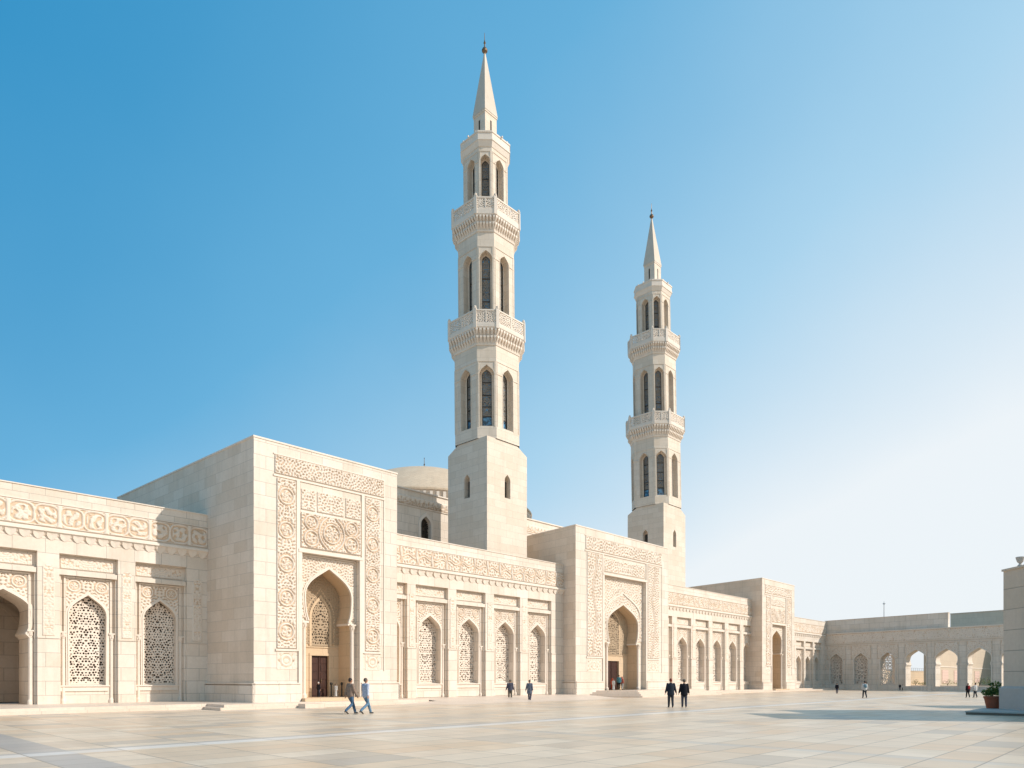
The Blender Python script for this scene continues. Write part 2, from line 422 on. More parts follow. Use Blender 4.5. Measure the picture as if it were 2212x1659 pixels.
# ------------------------------------------------------------------ ground
g = M(); g.F([(-1500, -1500, 0), (1500, -1500, 0), (1500, 1500, 0), (-1500, 1500, 0)])
top(g.build('plaza', PAVE), 'pale polished marble plaza with grey bands', 'plaza', BFR, kind='structure')
s = M()
s.prism([(-40, .35), (-2.55, .35), (-2.55, -1.85), (11.6, -1.85), (11.6, .9), (11.6, 9), (-40, 9)], .15, .30)
s.prism([(-40, 0), (-2.9, 0), (-2.9, -2.2), (11.95, -2.2), (11.95, .9), (11.95, 9), (-40, 9)], 0, .15)
s.box(1.6, 2.9, -3.0, -2.2, 0, .26)
top(s.build('steps', STEP), 'two low pale marble steps along the left wing and nearest portal', 'steps', BFR, kind='structure')
s = M()
s.F([(11.93, -5, .004), (30.5, -5, .004), (30.5, -.6, .28), (11.93, -.6, .28)])
s.F([(8.6, -2.215, .002), (11.93, -5, .004), (11.93, -2.2, .176)]); s.F([(11.93, -.6, .28), (30.5, -.6, .28), (30.5, 9, .28), (11.93, 9, .28)])
top(s.build('sloping_apron', STEP), 'gently rising pale paving in front of the second wing', 'paving', BFR, kind='structure')
s = M()
def tz(l, f, r): return [(30.4+l, 1.2), (34.2+l, -f), (49.3-r, -f), (50.6-r, 1.2)]
for k in range(4): s.prism(tz(.5*k*.8, 4.3-.42*k, .42*k), .15*k if k else 0, .15*(k+1)+.01)
top(s.build('steps', STEP), 'broad marble steps before the middle portal', 'steps', BFR, kind='structure')
s = M(); s.box(30.6, 98, -.2, 9, .0, .29); s.box(50.8, 97, -1.8, -.2, 0, .15)
top(s.build('pavement', STEP), 'low marble pavement along the far wings', 'pavement', BFR, kind='structure')
s = M(); s.F([(-6, 1.7, .01), (60, 1.7, .01), (60, 90, .01), (-6, 90, .01)])
top(s.build('garden_ground', EARTH), 'dry garden ground behind the far arcade', 'ground', FFR, kind='structure')

# ------------------------------------------------------------------ wings
def frieze_h(pitch, x0, zc, hh, seed=0, style=0):
    def h(u, v):
        base = sst(samp(seed, u, v, .22 if style == 0 else .34), -.95, .0)*.85; vn = 1-np.exp(-(samp(2, u, v, .42)/.28)**2)
        k = np.floor((u-x0)/pitch); cu = x0+(k+.5)*pitch; dx = u-cu; dy = v-zc
        rr = hh*.43; r = (np.abs(dx*.95)**3.2+np.abs(dy)**3.2)**(1/3.2); th = np.arctan2(dy, dx)
        sgn = np.where(k % 2 == 0, 1, -1)
        if style == 0:
            pet = sst(np.cos(3*th*sgn+4.5*r/rr+k*1.7)*.8+np.sin(7*th+k)*.25*(r/rr), -.25, .35)
            pet = 1-.95*np.exp(-(np.sin(1.5*th*sgn+2.6*r/rr+k*1.3)*r/rr/.16)**2); h_ = np.where(r < rr, np.minimum(sst(samp(1, u, v+k*.37, .52), -.75, -.15), .45+.55*vn), base*.75)
            h_ = h_*(1-np.exp(-((r-rr-.09)/.05)**2))*(1-np.exp(-((r-rr+.09)/.045)**2))
            h_ = np.maximum(h_, 1.0*np.exp(-((r-rr)/.035)**4))
            e = np.abs(np.abs(dx)-pitch/2)
            st = np.where((k % 2 == 0) == (dx > 0), e, 9)
            sw = .10+.22*(np.abs(dy)/hh)**2
            h_ = np.where(st < sw, np.maximum(h_*.2, 1.15*(1-(st/sw)**4)), h_)
            return h_
        st = np.abs(np.abs(dx)-pitch/2+.07*np.sin(dy*4+k))
        h_ = base*(1-np.exp(-((st-.11)/.05)**2)); h_ = np.maximum(h_, 1.2*np.exp(-(st/.055)**4))
        br = np.abs(dy-.12*np.sin(dx*5*sgn+k)); m_ = (np.abs(dx) < pitch*.4)
        h_ = np.where(m_, h_*(1-np.exp(-((br-.09)/.04)**2)), h_); h_ = np.where(m_, np.maximum(h_, 1.1*np.exp(-(br/.045)**4)), h_)
        return h_
    return h
def corbels(parent, ta, tb, zt, zb, y, pitch, out_=.2, T=None):
    n = int(round((tb-ta)/pitch)); pitch = (tb-ta)/n
    m = M(T)
    m.box(ta, tb, y-out_-.06, y, zt, zt+.13)
    for k in range(n):
        c = ta+(k+.5)*pitch; w = pitch*.40; H = zt-zb
        # scalloped shell: curved soffit, hollow behind its lip
        prof = [(0., zt), (.0, zb+.12*H)]
        sh = [(-w, zt), (-w, zb+.55*H), (-w*.7, zb+.25*H), (-w*.3, zb+.05*H), (0, zb), (w*.3, zb+.05*H), (w*.7, zb+.25*H), (w, zb+.55*H), (w, zt)]
        def yy(z): f = (z-zb)/H; return y-out_*(.12+.88*max(f, 0)**.8)
        P3 = [(c+x, yy(z), z) for x, z in sh]
        cen = (c, y-out_*.55, zb+.62*H)
        for a, b in zip(P3, P3[1:]): m.F([a, b, cen])
        m.F([P3[-1], P3[0], cen])
        for a, b in zip(P3, P3[1:]): m.F([b, a, (a[0], y, a[2]), (b[0], y, b[2])])
        x0, x1 = c+w, c+pitch-w
        m.F([(x0, y-out_*.95, zt), (x0, y-.02, zt-.5*H), (x1, y-.02, zt-.5*H), (x1, y-out_*.95, zt)])
    return m.build('corbel_band', TRIM, parent)
def column(parent, x, y, z0, z1, r=.09, name='column'):
    m = M(); m.lathe([(r*1.5, z0), (r*1.5, z0+.18), (r*1.2, z0+.24), (r, z0+.3), (r, z1)], 12, (x, y))
    c = m.build(name, TRIM, parent)
    k = M(); k.lathe([(r, z1), (r*1.3, z1+.03), (r*1.05, z1+.08), (r*1.25, z1+.16), (r*1.7, z1+.27), (r*1.75, z1+.33)], 12, (x, y))
    for a in range(8):
        an = a*math.pi/4; k.box(x+math.cos(an)*r*1.35-.02, x+math.cos(an)*r*1.35+.02, y+math.sin(an)*r*1.35-.02, y+math.sin(an)*r*1.35+.02, z1+.1, z1+.24)
    k.box(x-r*1.8, x+r*1.8, y-r*1.8, y+r*1.8, z1+.33, z1+.41)
    k.build('capital', TRIM, c); return c
PROTO = {}
def bay(parent, cx, y, z=0., W_=3.15, kind='window', J=.6, back=.5, dz=0., res=.05, lam=.26, thr=-.5, wall=None, rec=.35, fine=True, top_panel=True, open_w=1.08, backm=None, apex=6.5, latm=None, jres=None):
    """one recessed bay: recess plane with arched opening, lintel, panels, moulding, columns"""
    hw = W_/2; x0, x1 = cx-hw, cx+hw; yr = y+rec; zb = .3 if kind != 'far' else .05
    zsill = 1.32
    wz = apex-1.2
    if kind == 'open': A = Arch(cx, 1.25, 5.35+dz, apex+dz, zb, wj=1.22, wn=1.02, zn=4.15+dz)
    else: A = Arch(cx, open_w, wz+dz, apex+dz, zsill, wj=open_w-.03)
    m = M()
    if kind == 'open':
        m.poly2([(x0, zb)]+[(p[0], p[1]) for p in A.pts]+[(x1, zb), (x1, 8.65+dz), (x0, 8.65+dz)], yr)
        m.strip(A.pts, yr, yr+J, True)
    else:
        m.poly2([(x0, zb), (x1, zb), (x1, 8.65+dz), (x0, 8.65+dz)], yr, A.pts)
        m.strip(A.pts+[A.pts[0]], yr, yr+J, True)
        m.F([(A.pts[0][0]-.02, yr+J+back, zsill-.1), (A.pts[-1][0]+.02, yr+J+back, zsill-.1), (A.pts[-1][0]+.02, yr+J+back, apex+.3+dz), (A.pts[0][0]-.02, yr+J+back, apex+.3+dz)]) if backm is None else None
    m.strip([(x0, zb), (x0, 8.65+dz), (x1, 8.65+dz), (x1, zb)], y, yr, True)
    # lintel and frames
    m.box(x0, x1-.04, y+.02, yr, 7.48+dz, 7.74+dz)
    zf = 7.36+dz
    fx = hw-.36
    for sx in (-1, 1):
        a, b = sorted((cx+sx*fx, cx+sx*(fx+.09))); m.box(a, b, yr-.12, yr, 4.3+dz, zf)
        a, b = sorted((cx+sx*(hw-.0), cx+sx*(hw-.1))); m.box(a, b, yr-.2, yr, zb, 7.48+dz)
    m.box(cx-fx-.09, cx+fx+.09, yr-.12, yr, zf-.003, zf+.09)
    m.box(x0, x1, yr-.16, yr, 7.74+dz, 7.82+dz)
    body = m.build('bay', wall or STONE, parent)
    w = M(); w.band(A.pts, .13, yr-.07, yr); w.band(A.pts, .05, yr-.11, yr, -.03)
    mo = w.build('arch_moulding', TRIM, body)
    if kind != 'open':
        if kind == 'window':
            k = M(); k.box(cx-hw+.0, cx+hw-.36, yr-.14, yr, zsill-.07, zsill); k.box(cx-hw+.06, cx+hw-.42, yr-.07, yr, zsill-.33, zsill-.07)
            k.F([(A.pts[0][0], yr-.01, zsill+.004), (A.pts[-1][0], yr-.01, zsill+.004), (A.pts[-1][0], yr+J, zsill+.08), (A.pts[0][0], yr+J, zsill+.08)])
            k.build('sill', TRIM, body)
        L = Arch(cx, open_w-.1, wz+dz, apex-.16+dz, zsill, wj=open_w-.1)
        jali('lattice_screen', body, L, zsill+.06, yr+J-.1, lam, jres or res*.8, thr, 1, latm, .08, grow=.12, off=(abs(cx) % 3)*1.3)
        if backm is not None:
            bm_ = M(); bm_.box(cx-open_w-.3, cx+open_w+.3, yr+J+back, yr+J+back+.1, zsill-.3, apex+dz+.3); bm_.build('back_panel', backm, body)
    if kind != 'far':
        for sx in (-1, 1): column(body, cx+sx*(hw-.26), yr-.02, zb, 3.93+dz, .085)
    # carved panels
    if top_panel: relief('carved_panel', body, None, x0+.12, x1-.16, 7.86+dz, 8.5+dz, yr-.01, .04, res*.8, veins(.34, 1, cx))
    def sp(u, v):
        h = worms(max(.22, res*7.), 0, cx)(u, v)
        for sx in (-1, 1): h = ring(h, u, v, cx+sx*(fx-.42), zf-.42, .30, .035, petals(5, 2))
        return h
    relief('spandrel', body, None, cx-fx, cx+fx, 5.2+dz if kind == 'open' else wz+dz-.2, zf, yr, .05, res*.8, sp, keep=lambda u, v: ~A.inside(u, v, .10))
    return body
def pier_strip(parent, cx, w, y, z0, z1, res=.05):
    r = w/2
    relief('carved_strip', parent, None, cx-r, cx+r, z0, z1, y-.004, .035, res, veins(.40, 2, cx, off=cx % 2), keep=lambda u, v: (v < z1-r) | (np.hypot(u-cx, v-(z1-r)) < r))
def wing(name, label, ta, tb, y, bays_, ztop, dz=0., pitch=1.15, res=.045, thick=7, style=0, J=.6, back=.5, lam=.26, thr=-.5, backm=None, hasopen=(), W_=3.15, wall=STONE, fine=True, rkw={}):
    root = thing(name, label, 'building wing', BFR, ((ta+tb)/2, y, 0), group='arcaded wings of the long facade')
    rec = .35; z865 = 8.65+dz
    m = M()
    # piers between the recesses
    xs = [ta]
    for c in bays_: xs += [c-W_/2, c+W_/2]
    xs.append(tb)
    for i in range(0, len(xs), 2):
        a, b = xs[i], xs[i+1]
        if b-a < .02: continue
        m.F([(a, y, .28), (b, y, .28), (b, y, z865), (a, y, z865)])
    m.F([(ta, y, z865), (tb, y, z865), (tb, y, ztop-.06), (ta, y, ztop-.06)])
    D = y+thick
    m.F([(ta, y, ztop-.06), (tb, y, ztop-.06), (tb, y+.5, ztop-.06), (ta, y+.5, ztop-.06)])
    m.F([(ta, y+.5, ztop-.06), (tb, y+.5, ztop-.06), (tb, y+.5, ztop-.9), (ta, y+.5, ztop-.9)])
    m.F([(ta, y+.5, ztop-.9), (tb, y+.5, ztop-.9), (tb, D, ztop-.9), (ta, D, ztop-.9)])
    m.F([(tb, D, .2), (ta, D, .2), (ta, D, ztop-.9), (tb, D, ztop-.9)])
    for x in (ta, tb): m.F([(x, y, .2), (x, D, .2), (x, D, ztop-.9), (x, y, ztop-.06)])
    wl = m.build('wall', wall, root)
    p = M()
    for i in range(0, len(xs), 2):
        a, b = xs[i], xs[i+1]
        if b-a < .3: continue
        p = M(); p.box(a, b, y-.05, y+.02, .28, .78); p.box(a, b, y-.025, y+.02, .78, 3.9+dz*.7); p.box(a, b, y-.06, y+.02, 3.9+dz*.7, 3.98+dz*.7)
        p.build('pier_base', wall, root)
        if b-a < 1.7:
            pier_strip(root, (a+b)/2, min(.58, (b-a)*.6), y, 4.05+dz*.7, 7.95+dz, res)
    c = M(); c.box(ta, tb, y-.05, y+.55, ztop-.06, ztop); c.build('coping', TRIM, root)
    f = M(); f.box(ta, tb, y-.07, y+.02, 11.3+dz, 11.36+dz); f.box(ta, tb, y-.13, y+.02, 9.86+dz, 9.95+dz); f.build('cornice', TRIM, root)
    zt, zb = 11.28+dz, 10.0+dz
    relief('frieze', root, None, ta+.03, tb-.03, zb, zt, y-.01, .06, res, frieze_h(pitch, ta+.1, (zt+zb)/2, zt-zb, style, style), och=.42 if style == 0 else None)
    corbels(root, ta+.05, tb-.05, 9.74+dz, 9.3+dz, y, .62 if style == 0 else .74, .17)
    for c_ in bays_:
        k = 'open' if c_ in hasopen else 'window'
        bay(root, c_, y, kind=k, J=(2.6 if k == 'open' else J), back=back, dz=dz, res=res, lam=lam, thr=thr, W_=W_, wall=wall, backm=backm, **rkw)
    return root
W1b = [-22.6, -18.7, -14.75, -10.85, -6.87, -2.98]
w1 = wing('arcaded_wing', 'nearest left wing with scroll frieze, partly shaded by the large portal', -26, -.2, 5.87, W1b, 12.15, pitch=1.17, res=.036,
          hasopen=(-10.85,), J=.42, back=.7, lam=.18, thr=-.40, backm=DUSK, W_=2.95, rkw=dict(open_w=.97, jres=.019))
# chamber behind the open arch of the left wing
m = M(); a, b = -13.2, -8.4; y0, y1 = 5.87+.35+2.6, 5.87+6.2
m.box(a, b, y1, y1+.1, .3, 9); m.box(a-.1, a, y0, y1, .3, 9); m.box(b, b+.1, y0, y1, .3, 9); m.box(a, b, y0, y1, 7.3, 7.4)
A = Arch(-10.9, 1.9, 4.6, 6.6, .3, wj=1.9); m.band(A.pts, .25, y1-.12, y1)
m.build('inner_chamber', STONE, w1)
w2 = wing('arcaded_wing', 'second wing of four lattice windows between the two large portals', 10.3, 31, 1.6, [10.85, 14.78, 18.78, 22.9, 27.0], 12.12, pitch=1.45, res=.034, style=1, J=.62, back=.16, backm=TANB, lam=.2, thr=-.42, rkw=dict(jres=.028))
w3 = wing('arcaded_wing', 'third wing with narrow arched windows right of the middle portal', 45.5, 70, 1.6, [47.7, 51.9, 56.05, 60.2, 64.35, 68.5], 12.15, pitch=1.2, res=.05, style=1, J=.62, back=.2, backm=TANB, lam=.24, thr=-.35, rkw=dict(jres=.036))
w4 = wing('arcaded_wing', 'farthest low wing half in shadow beside the corner', 79.3, 96.4, 1.6, [81.9, 85.75, 89.35, 92.95], 10.8, dz=-1.3, pitch=1.2, res=.08, style=1, J=.5, back=.2, backm=TANB, lam=.26, thr=-.3, W_=2.95)

# ------------------------------------------------------------------ portals
def portal(label, t0, t1, z1, k, depth, S, res):
    cx = (t0+t1)/2
    root = thing('portal', label, 'portal', BFR, (cx, 0, 0), group='projecting portals of the facade')
    rx0, rx1, rz = S['recess']; A = Arch(*S['arch']); rec = S.get('rec', .38); D = S['D']; fl = S['floor']
    m = M()
    m.poly2([(t0, .1), (rx0, .1), (rx0, rz), (rx1, rz), (rx1, .1), (t1, .1), (t1, z1-.1), (t0, z1-.1)], 0)
    m.strip([(rx0, .1), (rx0, rz), (rx1, rz), (rx1, .1)], 0, rec, True)
    pa = A.pts
    m.poly2([(rx0, fl)]+pa+[(rx1, fl), (rx1, rz), (rx0, rz)], rec)
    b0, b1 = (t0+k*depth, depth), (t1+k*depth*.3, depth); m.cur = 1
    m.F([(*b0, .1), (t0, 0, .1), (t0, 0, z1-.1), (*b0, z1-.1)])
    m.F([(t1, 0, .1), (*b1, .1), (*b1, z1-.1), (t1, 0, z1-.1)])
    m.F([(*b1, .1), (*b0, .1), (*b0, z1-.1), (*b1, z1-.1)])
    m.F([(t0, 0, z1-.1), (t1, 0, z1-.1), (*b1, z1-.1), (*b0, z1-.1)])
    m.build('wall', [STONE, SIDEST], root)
    pg = M(); pg.strip(pa, rec, D, True)
    pg.F([(rx0, -.16, fl), (rx1, -.16, fl), (rx1, D, fl), (rx0, D, fl)]); pg.box(rx0-.1, rx1+.1, -.6, -.162, .1, fl-.004); pg.F([(rx0, -.161, .1), (rx1, -.161, .1), (rx1, -.161, fl), (rx0, -.161, fl)])
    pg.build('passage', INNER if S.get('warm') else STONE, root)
    c = M(); c.prism([(t0-.04, -.04), (t1+.04, -.04), (b1[0]+.04, b1[1]), (b0[0]-.04, b0[1])], z1-.1, z1); c.build('coping', TRIM, root)
    # plinth
    p = M(); ph = S['plinth']
    for a, b in ((t0-.16, rx0-.12), (rx1+.12, t1+.16)):
        p.box(a, b, -.16, .02, .1, ph-.1); p.box(a+.04, b-.04, -.11, .02, ph-.1, ph-.03); p.box(a, b, -.17, .02, ph-.03, ph+.05)
    p.prism([(t0-.16, -.16), (t0, -.16), (t0+k*depth, depth), (t0+k*depth-.16, depth)], .1, ph-.1)
    p.prism([(t0-.17, -.17), (t0, -.17), (t0+k*depth, depth), (t0+k*depth-.17, depth)], ph-.03, ph+.05)
    p.prism([(t1, -.16), (t1+.16, -.16), (t1+.16, depth*.6), (t1, depth*.6)], .1, ph-.1)
    p.build('plinth', STONE, root)
    # ledges and fillets
    l = M()
    (fx0, fx1, fz0, fz1) = S['frieze']
    l.box(fx0-.08, fx1+.12, -.06, .02, fz0-.16, fz0-.04); l.box(fx0-.08, fx1+.08, -.05, .02, fz1+.02, fz1+.09)
    l.box(fx1+.03, fx1+.11, -.05, .02, S['low'][0], fz1+.02)
    for (a, b) in S['fillets']: l.box(a, b, -.09, .02, S['low'][1]+.02, fz0-.16)
    l.box(rx0-.25, rx1+.25, -.13, .02, rz+.0, rz+.2); l.box(rx0-.25, rx0-.02, -.10, .02, fl, rz); l.box(rx1+.02, rx1+.25, -.10, .02, fl, rz)
    l.box(rx0+.02, rx1-.02, rec-.08, rec, rz-.12, rz-.04)
    for sx in (rx0+.03, rx1-.11): l.box(sx, sx+.08, rec-.08, rec, A.r[4][1] if len(A.r) > 4 else 5, rz-.12)
    for (a, b) in S['strips']: l.box(a-.08, b+.08, -.08, .02, S['low'][1]+.0, S['low'][1]+.13)
    l.build('ledge', TRIM, root)
    amp = .07
    def strip_h(cx_, ww, z0, z1_, sd):
        def h(u, v):
            b = worms(.27*S.get('lam', 1.), sd, cx_)(u, v); r = ww*.38; n = 5; H = z1_-z0
            for i in range(n): b = ring(b, u, v, cx_, z0+H*(i+.5)/n, r, .04, petals(4+i % 3, 2+i, i))
            return b
        return h
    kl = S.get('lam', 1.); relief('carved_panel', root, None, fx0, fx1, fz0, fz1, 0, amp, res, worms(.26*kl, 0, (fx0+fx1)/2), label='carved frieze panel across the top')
    for i, (a, b) in enumerate(S['strips']):
        z0, z1_ = S['low'][1]+.15, fz0-.22
        if S['med'] is not None: hf = strip_h((a+b)/2, b-a, z0, z1_, i+1)
        else:
            def hf(u, v, c_=(a+b)/2, i=i):
                b_ = worms(.40, 1+i % 2, c_)(u, v); return line(b_, u, v, (u-c_)+.28*np.sin((v-3)*1.15), .05)
        relief('carved_panel', root, None, a, b, z0, z1_, 0, amp, res, hf, label='tall carved vine panel')
        relief('carved_panel', root, None, a, b, S['low'][0], S['low'][1]-.05, 0, .03, res, lambda u, v, c_=(a+b)/2: ring(worms(.4, 1, c_)(u, v)*.5, u, v, c_, (S['low'][0]+S['low'][1])/2, .3, .05), och=.12, label='small low carved panel')
    for (a, b, z0, z1_) in S['mids']:
        relief('carved_panel', root, None, a, b, z0, z1_, 0, amp*.9, res, worms(.25*kl, 1, (a+b)/2), label='upper carved panel')
    if S['med']:
        a, b, z0, z1_ = S['med']; cc = (a+b)/2; zc = (z0+z1_)/2; H = z1_-z0; Wd = b-a
        def mh(u, v):
            h = worms(.25*kl, 0, cc)(u, v)*.8
            for sx in (-1, 1):
                h = ring(h, u, v, cc+sx*Wd*.335, zc+H*.24, H*.20, .04, petals(5, 1))
                h = ring(h, u, v, cc+sx*Wd*.335, zc-H*.22, H*.22, .04, petals(4, 2))
            h = ring(h, u, v, cc, zc, H*.42, .045, None, 1.08, .22); h = ring(h, u, v, cc, zc, H*.27, .04, petals(8, 1.5))
            return h
        relief('medallion_panel', root, None, a, b, z0, z1_, 0, amp*1.15, res, mh)
    A2 = None
    def sph(u, v):
        h = worms(.24*kl, 1, A.cx)(u, v)
        if S.get('arch2'):
            B2 = Arch(*S['arch2']); d = np.abs(u-B2.cx)-B2.hw(v)
            h = np.where(np.abs(d) < .12, 1.5*np.exp(-(d/.07)**4), h)
        return h
    relief('spandrel', root, None, rx0+.1, rx1-.1, A.r[4][1]+.1, rz-.12, rec, .055, res, sph, keep=lambda u, v: ~A.inside(u, v, .12))
    a = M(); upper = [p for p in pa if p[1] > A.r[3][1]-.001]
    a.band(upper, .14, rec-.10, rec); a.band(upper, .045, rec-.15, rec, -.03)
    if S.get('arch2'):
        B2 = Arch(*S['arch2']); a2 = M(); a2.band(B2.pts[1:-1], .13, rec-.14, rec); a2.build('outer_arch_moulding', TRIM, root)
    a.build('arch_moulding', TRIM, root)
    zc = A.r[2][1]
    for sx in (-1, 1): column(root, A.cx+sx*(A.r[0][0]+.12), rec-.05, fl, zc-.32, S.get('cr', .11))
    # impost blocks carrying the horseshoe
    for sx in (-1, 1):
        im = M()
        q = sorted((A.cx+sx*(A.r[0][0]+.22), A.cx+sx*(A.r[3][0]-.04))); im.box(q[0], q[1], rec-.10, D-.1, zc+.02, zc+.16)
        im.build('impost', TRIM, root)
    # inner wall with door and lattice arch
    w = M(); hwid = A.r[0][0]+.35
    dx0, dx1, dh = S['door']
    w.poly2([(A.cx-hwid, fl), (dx0, fl), (dx0, dh), (dx1, dh), (dx1, fl), (A.cx+hwid, fl), (A.cx+hwid, A.za+.3), (A.cx-hwid, A.za+.3)], D)
    w.strip([(dx0, fl), (dx0, dh), (dx1, dh), (dx1, fl)], D, D+.3, True)
    w.box(dx0-.16, dx0, D-.05, D, fl, dh+.16); w.box(dx1, dx1+.16, D-.05, D, fl, dh+.16); w.box(dx0, dx1, D-.05, D, dh, dh+.16)
    lc = (dx0+dx1)/2; lw = (dx1-dx0)/2*1.02; lz0 = dh+.62; lz1 = S['ilat']
    w.box(A.cx-hwid, A.cx+hwid, D-.06, D, lz0-.1, lz0-.02)
    IA = Arch(lc, lw, lz1-1.3, lz1, lz0, wj=lw); w.band(IA.pts, .16, D-.08, D); w.band(IA.pts, .42, D-.05, D, .32)
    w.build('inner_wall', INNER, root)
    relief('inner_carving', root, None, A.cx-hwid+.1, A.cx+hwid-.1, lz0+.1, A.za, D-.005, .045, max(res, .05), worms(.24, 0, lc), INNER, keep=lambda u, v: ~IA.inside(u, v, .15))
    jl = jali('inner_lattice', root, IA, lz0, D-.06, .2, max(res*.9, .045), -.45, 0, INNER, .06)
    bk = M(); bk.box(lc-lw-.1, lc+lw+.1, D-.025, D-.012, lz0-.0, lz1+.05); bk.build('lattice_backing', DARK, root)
    dr = M(); dm = (dx0+dx1)/2
    for a_, b_ in ((dx0, dm-.01), (dm+.01, dx1)):
        dr.box(a_, b_, D+.15, D+.22, fl, dh)
        for i in range(5):
            zz = fl+.12+i*(dh-fl-.1)/5; dr.box(a_+.09, b_-.09, D+.12, D+.15, zz, zz+(dh-fl)/5-.14)
    dr.box(dm-.04, dm+.04, D+.10, D+.15, fl, dh)
    do = dr.build('door', WOOD, root)
    hd = M(); hd.lathe([(.0, fl+1.0), (.05, fl+1.03), (.05, fl+1.09), (0, fl+1.12)], 10, (dm+.14, D+.09)); hd.box(dm+.12, dm+.16, D+.09, D+.12, fl+.95, fl+1.2); hd.build('handle', METAL, do)
    return root
portal('largest nearest portal with carved medallion panel and horseshoe arch', 0, 10.3, 15.88, -.0417, 21, dict(
    recess=(3.08, 7.2, 9.46), arch=(5.15, 1.68, 6.9, 8.72, .5, 1.62, 1.45, 5.35), D=1.75, floor=.5, warm=1, plinth=1.4,
    frieze=(1.29, 9.14, 13.94, 15.06), strips=[(1.42, 2.66), (7.67, 8.86)], low=(2.25, 3.36), fillets=[(2.70, 2.92), (7.38, 7.6)],
    mids=[(3.02, 4.0, 12.1, 13.38), (4.12, 6.05, 12.1, 13.38), (6.17, 7.33, 12.1, 13.38)], med=(3.0, 7.32, 9.78, 11.95), door=(4.75, 6.02, 3.2), ilat=6.95), .036)
portal('broad middle portal with banded arch and wide steps', 30.04, 45.79, 15.52, .119, 14, dict(
    recess=(34.3, 41.35, 11.45), arch=(37.85, 2.62, 6.95, 8.95, .61, 2.55, 2.3, 5.25), D=1.55, floor=.61, warm=1, plinth=1.42,
    frieze=(31.45, 44.41, 13.5, 14.72), strips=[(31.66, 33.92), (41.75, 43.9)], low=(2.3, 3.6), fillets=[(33.98, 34.12), (41.45, 41.62)],
    mids=[(34.2, 41.3, 11.78, 13.1)], med=None, lam=1.5, arch2=(37.85, 2.98, 7.85, 10.0, 5.3, 2.98), door=(36.75, 38.9, 3.45), ilat=8.3, cr=.13), .045)
portal('small far portal with narrow pointed arch', 68.94, 79.55, 14.85, .167, 12, dict(
    recess=(71.9, 76.3, 8.95), arch=(74.1, 1.65, 6.75, 8.28, .32, 1.6, 1.42, 5.2), D=2.2, lam=1.7, floor=.32, warm=1, plinth=1.2,
    frieze=(69.8, 78.5, 12.93, 14.03), strips=[(70.12, 71.28), (76.85, 78.35)], low=(2.15, 3.35), fillets=[(71.35, 71.6), (76.5, 76.7)],
    mids=[(71.76, 76.2, 11.45, 12.42)], med=(71.76, 76.2, 9.25, 11.1), door=(73.3, 75.1, 3.6), ilat=7.0), .055)

# ------------------------------------------------------------------ prayer hall with dome
hall = thing('prayer_hall', 'tall plain hall rising behind the wings, with a carved band under its roof edge', 'hall', BFR, (40, 13.5, 0))
m = M(); HW = 23.85
def hwin(c): return Arch(c, .62, 16.5, 17.35, 13.4, wj=.62)
wins = [hwin(HW+i*5.4) for i in range(-1, 8)]
for i, A in enumerate(wins):
    a = 15 if i == 0 else A.cx-2.7; b = 66 if i == len(wins)-1 else A.cx+2.7
    m.poly2([(a, 11), (b, 11), (b, 19.5), (a, 19.5)], 13.5, A.pts); m.strip(A.pts+[A.pts[0]], 13.5, 14.0, True)
m.F([(15, 13.5, 19.5), (66, 13.5, 19.5), (66, 60, 19.5), (15, 60, 19.5)])
m.F([(15, 60, 0), (15, 13.5, 0), (15, 13.5, 19.5), (15, 60, 19.5)]); m.F([(66, 13.5, 0), (66, 60, 0), (66, 60, 19.5), (66, 13.5, 19.5)])
m.F([(66, 60, 0), (15, 60, 0), (15, 60, 19.5), (66, 60, 19.5)]); m.F([(15, 13.5, 0), (66, 13.5, 0), (66, 13.5, 11), (15, 13.5, 11)])
m.build('wall', STONE, hall)
for A in wins:
    w = M(); w.band(A.pts, .28, 13.38, 13.5); o_ = w.build('window', TRIM, hall)
    jali('lattice_screen', o_, A, 13.4, 13.85, .24, .05, -.25, 1, BRONZE, .05)
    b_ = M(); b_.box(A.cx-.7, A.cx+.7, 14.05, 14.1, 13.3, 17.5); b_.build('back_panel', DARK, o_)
c = M(); c.box(14.9, 66.1, 13.38, 13.9, 19.5, 19.62); c.box(14.9, 66.1, 13.42, 13.5, 18.0, 18.08); c.build('cornice', TRIM, hall)
def hf_(u, v):
    b = sst(samp(1, u, v, .3), -.2, .3); kx = np.abs(((u/.55) % 1)-.5); t = sst((.42-kx)+(v-18.55)*.5, .02, .12)
    return np.where(v > 18.55, t, b)
relief('carved_band', hall, None, 15.1, 65.9, 18.1, 18.95, 13.5, .09, .075, hf_)
# dome
dc = (BFR.inverted() @ Vector((-12, 95, 0))); dome = thing('dome', 'broad shallow stone dome behind the hall roof with thin finial', 'dome', BFR, (dc.x, dc.y, 0))
d = M(); prof = []; RD, HD = 14.6, 6.4
for i in range(25):
    r = RD*(1-i/24)
    prof.append((r, 24.0+(HD-.4)*(1-(r/RD)**1.95)))
d.lathe([(RD+.12, 23.7), (RD+.14, 23.9), (RD+.05, 24.0)]+prof[0:], 96, (dc.x, dc.y)); d.build('shell', DOMEST, dome)
dd = M(); dd.lathe([(RD-.3, 19.3), (RD-.3, 22.4), (RD+.1, 22.5), (RD+.1, 22.6), (RD-.25, 22.7), (RD-.2, 23.7), (RD+.12, 23.7)], 64, (dc.x, dc.y))
for i in range(120):
    a = 2*math.pi*i/120; T = Matrix.Translation((dc.x, dc.y, 0)) @ Matrix.Rotation(a, 4, 'Z'); dd.T = T
    dd.box(RD-.25, RD+.12, -.16, .16, 22.85, 23.5); dd.box(RD-.25, RD-.05, -.3, .3, 22.72, 22.84)
dd.T = None; dd.build('drum', CARVE, dome)
